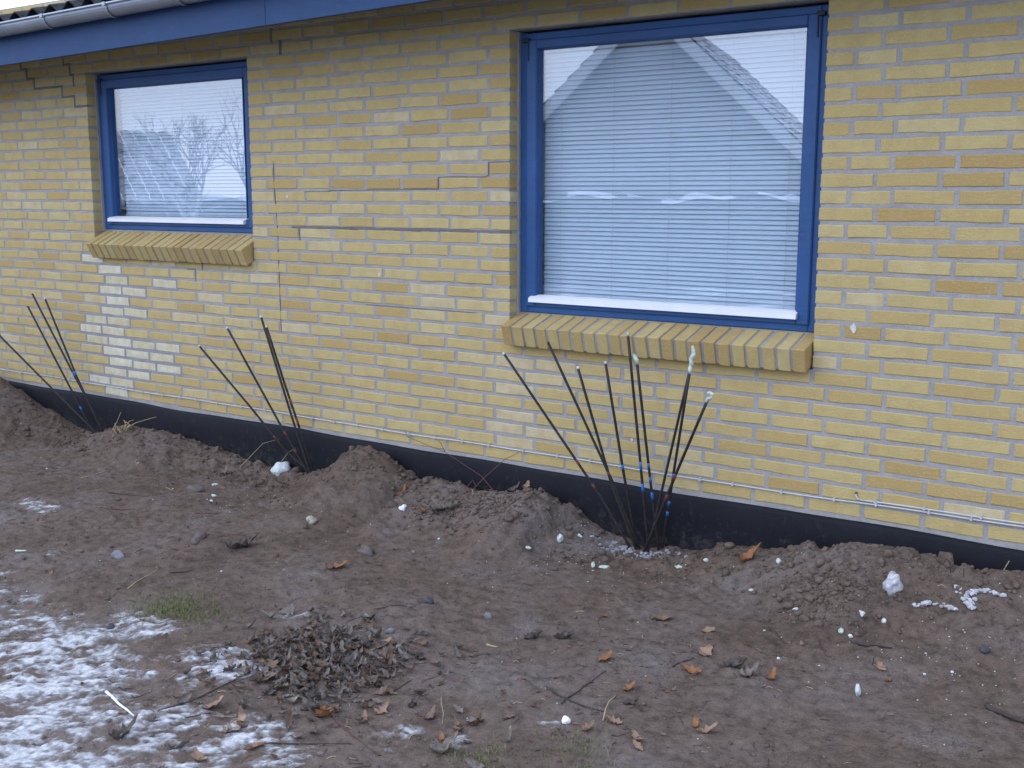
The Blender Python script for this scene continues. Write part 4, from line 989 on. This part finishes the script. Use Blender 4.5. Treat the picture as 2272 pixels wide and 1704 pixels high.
twig([(1.324,-1.794),(1.44,-1.934)], .0016, 'straw', 'long upright straw stalk right of the leaf pile', 'straw_stalk', cat='straw', up=.02)
twig([(-2.04,-.822),(-2.074,-.614)], .0030, 'straw', 'yellow-green stalk on the far left slope', 'straw_stalk', cat='straw')
twig([(-1.4,-1.147),(-1.252,-1.07)], .0038, 'redtwig', 'short red twig on the left of the bare soil')
twig([(-.608,-1.348),(-.484,-1.313)], .0026, 'redtwig', 'thin reddish twig below the long brown stone')
twig([(-1.693,-.942),(-1.377,-.871)], .0030, 'twig', 'dark twig lying left of the flat brown stone')
twig([(1.413,-.954),(1.486,-1.067)], .0018, 'twig', 'short upright dark twig above the canoe-shaped leaf', up=.03)
twig([(2.20,-.75),(2.225,-.81),(2.262,-.84)], .0020, 'twig', 'hooked black twig left of the bark strip')
twig([(1.98,-.68),(2.045,-.76),(2.105,-.82)], .0028, 'twig', 'twig with pale end below the dark clod heap')
twig([(1.847,-1.194),(1.875,-1.085)], .0034, 'twig', 'stubby dark twig left of the pale tan leaf')
twig([(2.30,-.73),(2.366,-.695),(2.43,-.675)], .006, 'twig', 'dark bark strip pressed into the soil at right', 'bark_strip', cat='bark')
twig([(2.793,-.905),(2.841,-.942),(2.93,-.930)], .010, 'twig', 'thick curved dark branch end cut by the right edge', 'branch', cat='branch')
twig([(-.932,-.929),(-.897,-.895),(-.856,-.822)], .0028, 'redtwig', 'thin twig right of the short red twig')
twig([(-.358,-1.538),(-.313,-1.454)], .0030, 'twig', 'short dark twig between the grass tuft and the bare soil')
twig([(1.20,-1.38),(1.245,-1.372)], .005, 'straw', 'short pale wood splinter in the centre foreground', 'wood_splinter', cat='splinter')
twig([(-1.16,-1.755),(-1.10,-1.735)], .006, 'foam', 'pale green-white splinter near the left edge', 'wood_splinter', cat='splinter')
def stems(name, paths, mat, lab, cat, r=.0016):
    c = np.array(paths[0][0]); m_ = MB()
    for p in paths: 
        P = []; 
        for a, b_ in zip(p[:-1], p[1:]):
            for t in np.linspace(0,1,4)[:-1]: P.append(np.array(a)*(1-t)+np.array(b_)*t)
        P.append(np.array(p[-1])); m_.tube([q - c for q in P], list(np.linspace(r, r*.55, len(P))), 5)
    o = m_.build(name, M[mat], None, smooth=True); o.location = tuple(c); return tag(o, lab, cat)
g0 = lambda x, y, dz=0: (x, y, float(gz(x, y)) + dz)
stems('dry_stem', [[g0(.215,-.20,-.01),(.30,-.17,.22),(.39,-.12,.315),(.455,-.10,.352)], [g0(.215,-.20,-.01),(.20,-.19,.15),(.235,-.18,.20),(.262,-.18,.17)]], 'redtwig', 'thin reddish stem arching over the plinth below the large window', 'plant stem', .0022)
stems('dry_stem', [[g0(.36,-.14,-.01),(.20,-.06,.19),(-.05,-.035,.275),(-.30,-.03,.32)], [(-.05,-.035,.275),(-.075,-.035,.315),(-.10,-.03,.335)], [(-.30,-.03,.32),(-.33,-.03,.36)]], 'redtwig', 'thin stem creeping left along the cable above the soil peak', 'plant stem', .0018)
stems('dry_stem', [[g0(.245,-.2,-.01),(.255,-.2,.13),(.248,-.2,.16)]], 'straw', 'short pale stub standing before the plinth', 'plant stem', .0032)
stems('dry_stem', [[g0(-1.50,-.16,-.01),(-1.36,-.08,.16),(-1.27,-.04,.19)], [g0(-1.25,-.15,-.01),(-1.17,-.06,.13),(-1.12,-.05,.16)]], 'straw', 'two faint dry stems crossing the plinth by the middle rods', 'plant stem', .0018)
stems('dry_stem', [[g0(2.50,-.2,-.01),(2.49,-.19,.22),(2.47,-.19,.235)], [g0(2.50,-.2,-.01),(2.515,-.19,.215)]], 'twig', 'forked dark stub on the right-hand ridge', 'plant stem', .0026)
stems('dry_stem', [[g0(2.66,-.12,-.01),(2.665,-.10,.2),(2.68,-.10,.235)]], 'straw', 'pale dry stub at the right edge of the plinth', 'plant stem', .0030)
# clump of hay on the left crest
rg = random.Random(4); paths = []
for k in range(16):
    a = np.array(g0(-2.46+rg.gauss(0,.05), -.23+rg.gauss(0,.02), .01)); th = rg.gauss(0,.7) + (0 if rg.random()<.7 else 3.1); l = rg.uniform(.03,.08); paths.append([a, a+np.array((math.cos(th)*l*.5, math.sin(th)*l*.4, .02+rg.random()*.02)), a+np.array((math.cos(th)*l, math.sin(th)*l*.8, .01+rg.random()*.04))])
paths.append([np.array(g0(-2.44,-.24,.02)), np.array(g0(-2.36,-.2,.06)), np.array(g0(-2.24,-.14,.09))])
paths.append([np.array(g0(-2.55,-.24,.02)), np.array(g0(-2.53,-.22,.07)), np.array(g0(-2.51,-.2,.12))])
stems('hay_tuft', paths, 'straw', 'tuft of pale hay on the crest right of the left rods', 'hay', .0028)
# bare shrub poking in from the left
rg = random.Random(14); paths = []
base = np.array((-3.95, -.62, float(gz(-3.95,-.62))))
def grow(p, d, l, depth):
    q = p + d*l; mid = (p+q)/2 + np.array((rg.gauss(0,.012), rg.gauss(0,.012), rg.gauss(0,.01))); paths.append([p, mid, q])
    if depth > 0:
        for _ in range(rg.choice((2,2,3))):
            nd = d + np.array((rg.gauss(0,.38), rg.gauss(0,.3), rg.gauss(.05,.3))); nd /= np.linalg.norm(nd); grow(q, nd, l*rg.uniform(.62,.85), depth-1)
for d in ((.35,.0,.9),(-.2,.1,.95),(.55,-.1,.75),(0,-.3,.9)):
    d = np.array(d); grow(base, d/np.linalg.norm(d), .30, 4)
stems('bare_shrub', paths, 'twig', 'bare shrub whose twig tips poke in at the left edge', 'shrub', .003)

# ------------------------------------------------------------------ snow, grass, clods
sx = np.arange(-2.3, 1.75, .007); sy = np.arange(-3.0, -1.0, .007); SX, SY = np.meshgrid(sx, sy)
BL = [(-.05,-2.35,.33,.9),(.25,-2.55,.38,1.0),(-.02,-2.02,.16,.75),(.12,-1.99,.12,.85),(.50,-2.10,.16,.95),(.62,-2.06,.12,1.0),(.38,-2.30,.22,.75),(.75,-2.48,.2,.85),(1.0,-2.36,.16,.8),(1.15,-2.34,.12,.9),(.6,-2.75,.3,.9),(.35,-1.62,.09,.75),(.46,-1.58,.07,.7),(-1.80,-1.28,.14,.62),(-1.62,-1.30,.10,.66),(-1.35,-1.85,.10,.5),(-1.0,-1.75,.12,.45),(0,-1.2,.10,.6),(-.45,-2.3,.35,.72),(.9,-2.7,.25,.8),(-.9,-2.2,.3,.55),(.78,-1.55,.05,.7),(1.55,-1.98,.07,.6),(1.72,-1.75,.06,.6),(1.40,-2.08,.1,.55)]
MK = np.zeros_like(SX)
for x, y, r_, a in BL: MK = np.maximum(MK, a*np.exp(-((SX-x)**2 + (SY-y)**2)/r_**2))
SA = SX*.82 + SY*.57; SB = -SX*.57 + SY*.82
NA = .30 + .70*np.clip(MK*1.9, 0, 1)
val = MK*.90 - .50 + NA*(.80*fbm(SA*.75, SB*1.2, 8, 3, 900, .6) + .70*fbm(SA*.75, SB*1.2, 30, 3, 950, .62) + .45*fbm(SX, SY, 75, 2, 980, .6))
HS = gz(SX, SY) + .0006 + np.clip(val, -.25, .35)*.012 + .0008*fbm(SX, SY, 90, 2, 66)
sme, vv = grid_mesh('snow', SX, SY, HS, M['snow'], val > -.16, val)
at = sme.attributes.new('thick', 'FLOAT', 'POINT'); at.data.foreach_set('value', vv.astype(np.float32))
snow = link('snow', sme)
tag(snow, 'thin patchy old snow frozen on the soil at lower left', 'snow', kind='stuff')
def grass(cx, cy, sxx, syy, n, sd, lab, hmax):
    rg = random.Random(sd); m_ = MB()
    for k in range(n):
        x = rg.gauss(cx, sxx); y = rg.gauss(cy, syy); z = float(gz(x, y)); h = rg.uniform(.3, 1)*hmax; th = rg.uniform(0, 6.28); w = .0011; dx, dy = math.cos(th), math.sin(th); ln = rg.uniform(.2, 1.3)*h
        m_.add([(x-dy*w, y+dx*w, z-.002), (x+dy*w, y-dx*w, z-.002), (x+dx*ln*.5+dy*w*.7, y+dy*ln*.5-dx*w*.7, z+h*.7), (x+dx*ln*.5-dy*w*.7, y+dy*ln*.5+dx*w*.7, z+h*.7), (x+dx*ln, y+dy*ln, z+h*.75)], [(0,1,2,3),(3,2,4)])
    tag(m_.build('grass', M['grass']), lab, 'grass', kind='stuff')
grass(.02, -1.80, .10, .085, 1500, 1, 'low olive-green grass tuft at the upper edge of the snow', .022)
grass(1.88, -1.84, .07, .07, 260, 2, 'sparse grass at the bottom edge right of centre', .022)
grass(1.66, -2.06, .07, .05, 240, 3, 'sparse grass at the bottom edge beside the grey crinkled leaf', .02)
# clods: real crumbs of earth, thickest on the thrown-up ridge and in the dark heap
m_ = MB(); rg = random.Random(21); n = 0
for k in range(9000):
    u = rg.random()
    if u < .42: x = rg.uniform(-4.4, 3.0); y = -abs(rg.gauss(.15, .16)) - .03
    elif u < .48: x = rg.gauss(2.11, .10); y = rg.gauss(-.45, .09)
    elif u < .54: x = rg.gauss(.35, .22); y = rg.gauss(-.36, .08)
    else: x = rg.uniform(-4.2, 3.1); y = rg.uniform(-2.9, -.1)
    if y > -.03: continue
    r_ = min(.026, rg.lognormvariate(math.log(.0042), .55)) * (1.35 if .42 <= u < .48 else 1.25 if u < .54 else .75); r_ = min(r_, .026)
    lump(m_, (x, y, float(gz(x, y)) + r_*.25), (r_, r_*rg.uniform(.6,1), r_*rg.uniform(.5,.9)), k, 1 if r_ < .013 else 2, 1, .32); n += 1
tag(m_.build('soil_clods', M['clod'], None, smooth=True), 'loose earth crumbs and clods strewn over the soil and ridge', 'soil', kind='stuff')
m_ = MB(); rg = random.Random(22)
for k in range(420):
    u = rg.random()
    if u < .25: x = rg.gauss(1.05, .25); y = -abs(rg.gauss(.3, .2)) - .05
    elif u < .5: x = rg.gauss(2.5, .25); y = rg.gauss(-.6, .2)
    elif u < .62: x = rg.gauss(-1.0, .25); y = rg.gauss(-.6, .15)
    else: x = rg.uniform(-3.5, 3.0); y = rg.uniform(-2.7, -.1)
    if y > -.04: continue
    r_ = rg.uniform(.0010, .0030) if rg.random() < .94 else rg.uniform(.004, .007); lump(m_, (x, y, float(gz(x, y)) + r_*.4), (r_, r_, r_*.7), 9000+k, 1, 1, .25)
tag(m_.build('foam_crumbs', M['foam_white']), 'tiny white crumbs of foam and mortar scattered over the soil', 'crumbs', kind='stuff')

# ------------------------------------------------------------------ across the yard: what the panes mirror
gh = empty('gable_house', (-7.75, -16.2, -.07)); gh.rotation_euler = (0, 0, R(-15)); tag(gh, 'pale gabled house with a snowy red roof mirrored in the large window', 'house')
hw, za, zev, dep = 4.0, 5.5, 1.75, 9.5          # gable in the local x-z plane at y=0, body towards -y
b_ = MB(); b_.add([(-hw,0,0),(hw,0,0),(hw,0,zev),(0,0,za),(-hw,0,zev),(-hw,-dep,0),(hw,-dep,0),(hw,-dep,zev),(0,-dep,za),(-hw,-dep,zev)], [(0,1,2,3,4),(9,8,7,6,5),(1,6,7,2),(0,4,9,5)]); b_.build('wall', M['gable'], gh)
sl = math.atan2(za-zev, hw)
for sgn in (-1, 1):
    r_ = MB(); n = 16; L = math.hypot(hw+.35, (hw+.35)*math.tan(sl)); prof = []
    for k in range(n):
        a, c = k/n*L, (k+1)/n*L; prof.append((a, .02)); prof.append((c, .055))
    for t in (0.28, -dep-.25):
        for a, up in prof: r_.v.append((sgn*(a*math.cos(sl) + up*math.sin(sl)), t, za + .02 - a*math.sin(sl) + up*math.cos(sl)))
    m2 = len(prof); r_.f = [(k, k+1, m2+k+1, m2+k) for k in range(m2-1)]; r_.build('roof', M['redroof'], gh)
    bg_ = MB(); x1, z1 = sgn*(hw+.3), za - (hw+.3)*math.tan(sl); wv = .30
    bg_.add([(0,y,za+.03) for y in (.29,.33)] + [(x1,y,z1+.03) for y in (.29,.33)] + [(x1,y,z1-wv) for y in (.29,.33)] + [(0,y,za-wv) for y in (.29,.33)], [(1,3,5,7),(6,4,2,0),(0,2,3,1),(2,4,5,3),(4,6,7,5)]); bg_.build('barge_board', M['barge'], gh)
hd = empty('hedge', (-8.0, -13.4, -.07)); tag(hd, 'clipped hedge topped with snow mirrored in the large window', 'hedge')
hx = np.linspace(-7, 7, 90); m_ = MB(); s2 = MB()
for k in range(len(hx)-1):
    h0 = 1.60 + .05*math.sin(hx[k]*2.3) + .04*math.sin(hx[k]*5.7); h1 = 1.60 + .05*math.sin(hx[k+1]*2.3) + .04*math.sin(hx[k+1]*5.7)
    a, c = hx[k], hx[k+1]; m_.add([(a,.35,0),(c,.35,0),(c,.28,h1),(a,.28,h0),(c,-.28,h1),(a,-.28,h0),(c,-.35,0),(a,-.35,0)], [(0,1,2,3),(3,2,4,5),(5,4,6,7)])
    t0 = .05 + .04*math.sin(a*3.3) + .03*math.sin(a*11) + .02*math.sin(a*23); t1 = .05 + .04*math.sin(c*3.3) + .03*math.sin(c*11) + .02*math.sin(c*23)
    if t0 > .02: s2.add([(a,.30,h0-.01),(c,.30,h1-.01),(c,.22,h1+t1),(a,.22,h0+t0),(c,-.22,h1+t1),(a,-.22,h0+t0)], [(0,1,2,3),(3,2,4,5)])
m_.build('foliage', M['hedge'], hd); s2.build('snow_cap', M['snow_clean'], hd); hd.rotation_euler = (0, 0, R(-29))
shd = empty('shed', (-15.6, -8.0, -.07)); tag(shd, 'low shed with a snowy tiled roof mirrored in the small window', 'shed'); shd.rotation_euler = (0, 0, R(-72))
b_ = MB(); b_.box(-2.6, 2.4, -3.4, 0, 0, 1.55); b_.build('wall', M['gable'], shd)
r_ = MB(); nxr, nyr = 20, 9
for i_ in range(nxr):
    for j_ in range(nyr):
        x0_ = -2.75 + i_*.27; y0_ = .25 - j_*.205; zz = 1.45 + j_*.165
        r_.add([(x0_,y0_,zz+.05),(x0_+.13,y0_,zz+.09),(x0_+.25,y0_,zz+.05),(x0_,y0_-.215,zz+.17),(x0_+.13,y0_-.215,zz+.21),(x0_+.25,y0_-.215,zz+.17),(x0_,y0_,zz),(x0_+.25,y0_,zz)], [(0,1,4,3),(1,2,5,4),(6,7,2,1,0)])
r_.box(-2.8, 2.7, -1.85, .22, 1.38, 1.44); r_.build('roof', M['greyroof'], shd)
def bare_tree(x, y, h, sd, lab):
    rg = random.Random(sd); t = empty('bare_tree', (x, y, -.08)); tag(t, lab, 'tree', 'bare trees across the yard'); tr, cr = MB(), MB()
    def gr(p, d, l, r_, depth):
        q = p + d*l; (tr if depth > 3 else cr).tube([p, (p+q)/2 + np.array((rg.gauss(0,.03),rg.gauss(0,.03),0))*l, q], [r_, r_*.85, r_*.7], 5 if depth > 2 else 3, cap=False)
        if depth > 0:
            for _ in range(3 if depth > 1 else 2):
                nd = d + np.array((rg.gauss(0,.45), rg.gauss(0,.45), rg.gauss(.1,.3))); nd /= np.linalg.norm(nd); gr(q, nd, l*rg.uniform(.62,.82), r_*.62, depth-1)
    gr(np.array((0,0,0.)), np.array((0,0,1.)), h*.27, h*.016, 5); tr.build('trunk', M['snowy_twig'], t); cr.build('crown', M['snowy_twig'], t)
bare_tree(-13.6, -9.2, 3.9, 1, 'bare tree mirrored at the centre of the small window')
bare_tree(-17.6, -14.6, 4.6, 2, 'bare tree mirrored at the right side of the small window')
bare_tree(-14.8, -9.9, 3.7, 3, 'bare tree mirrored behind the shed roof in the small window')
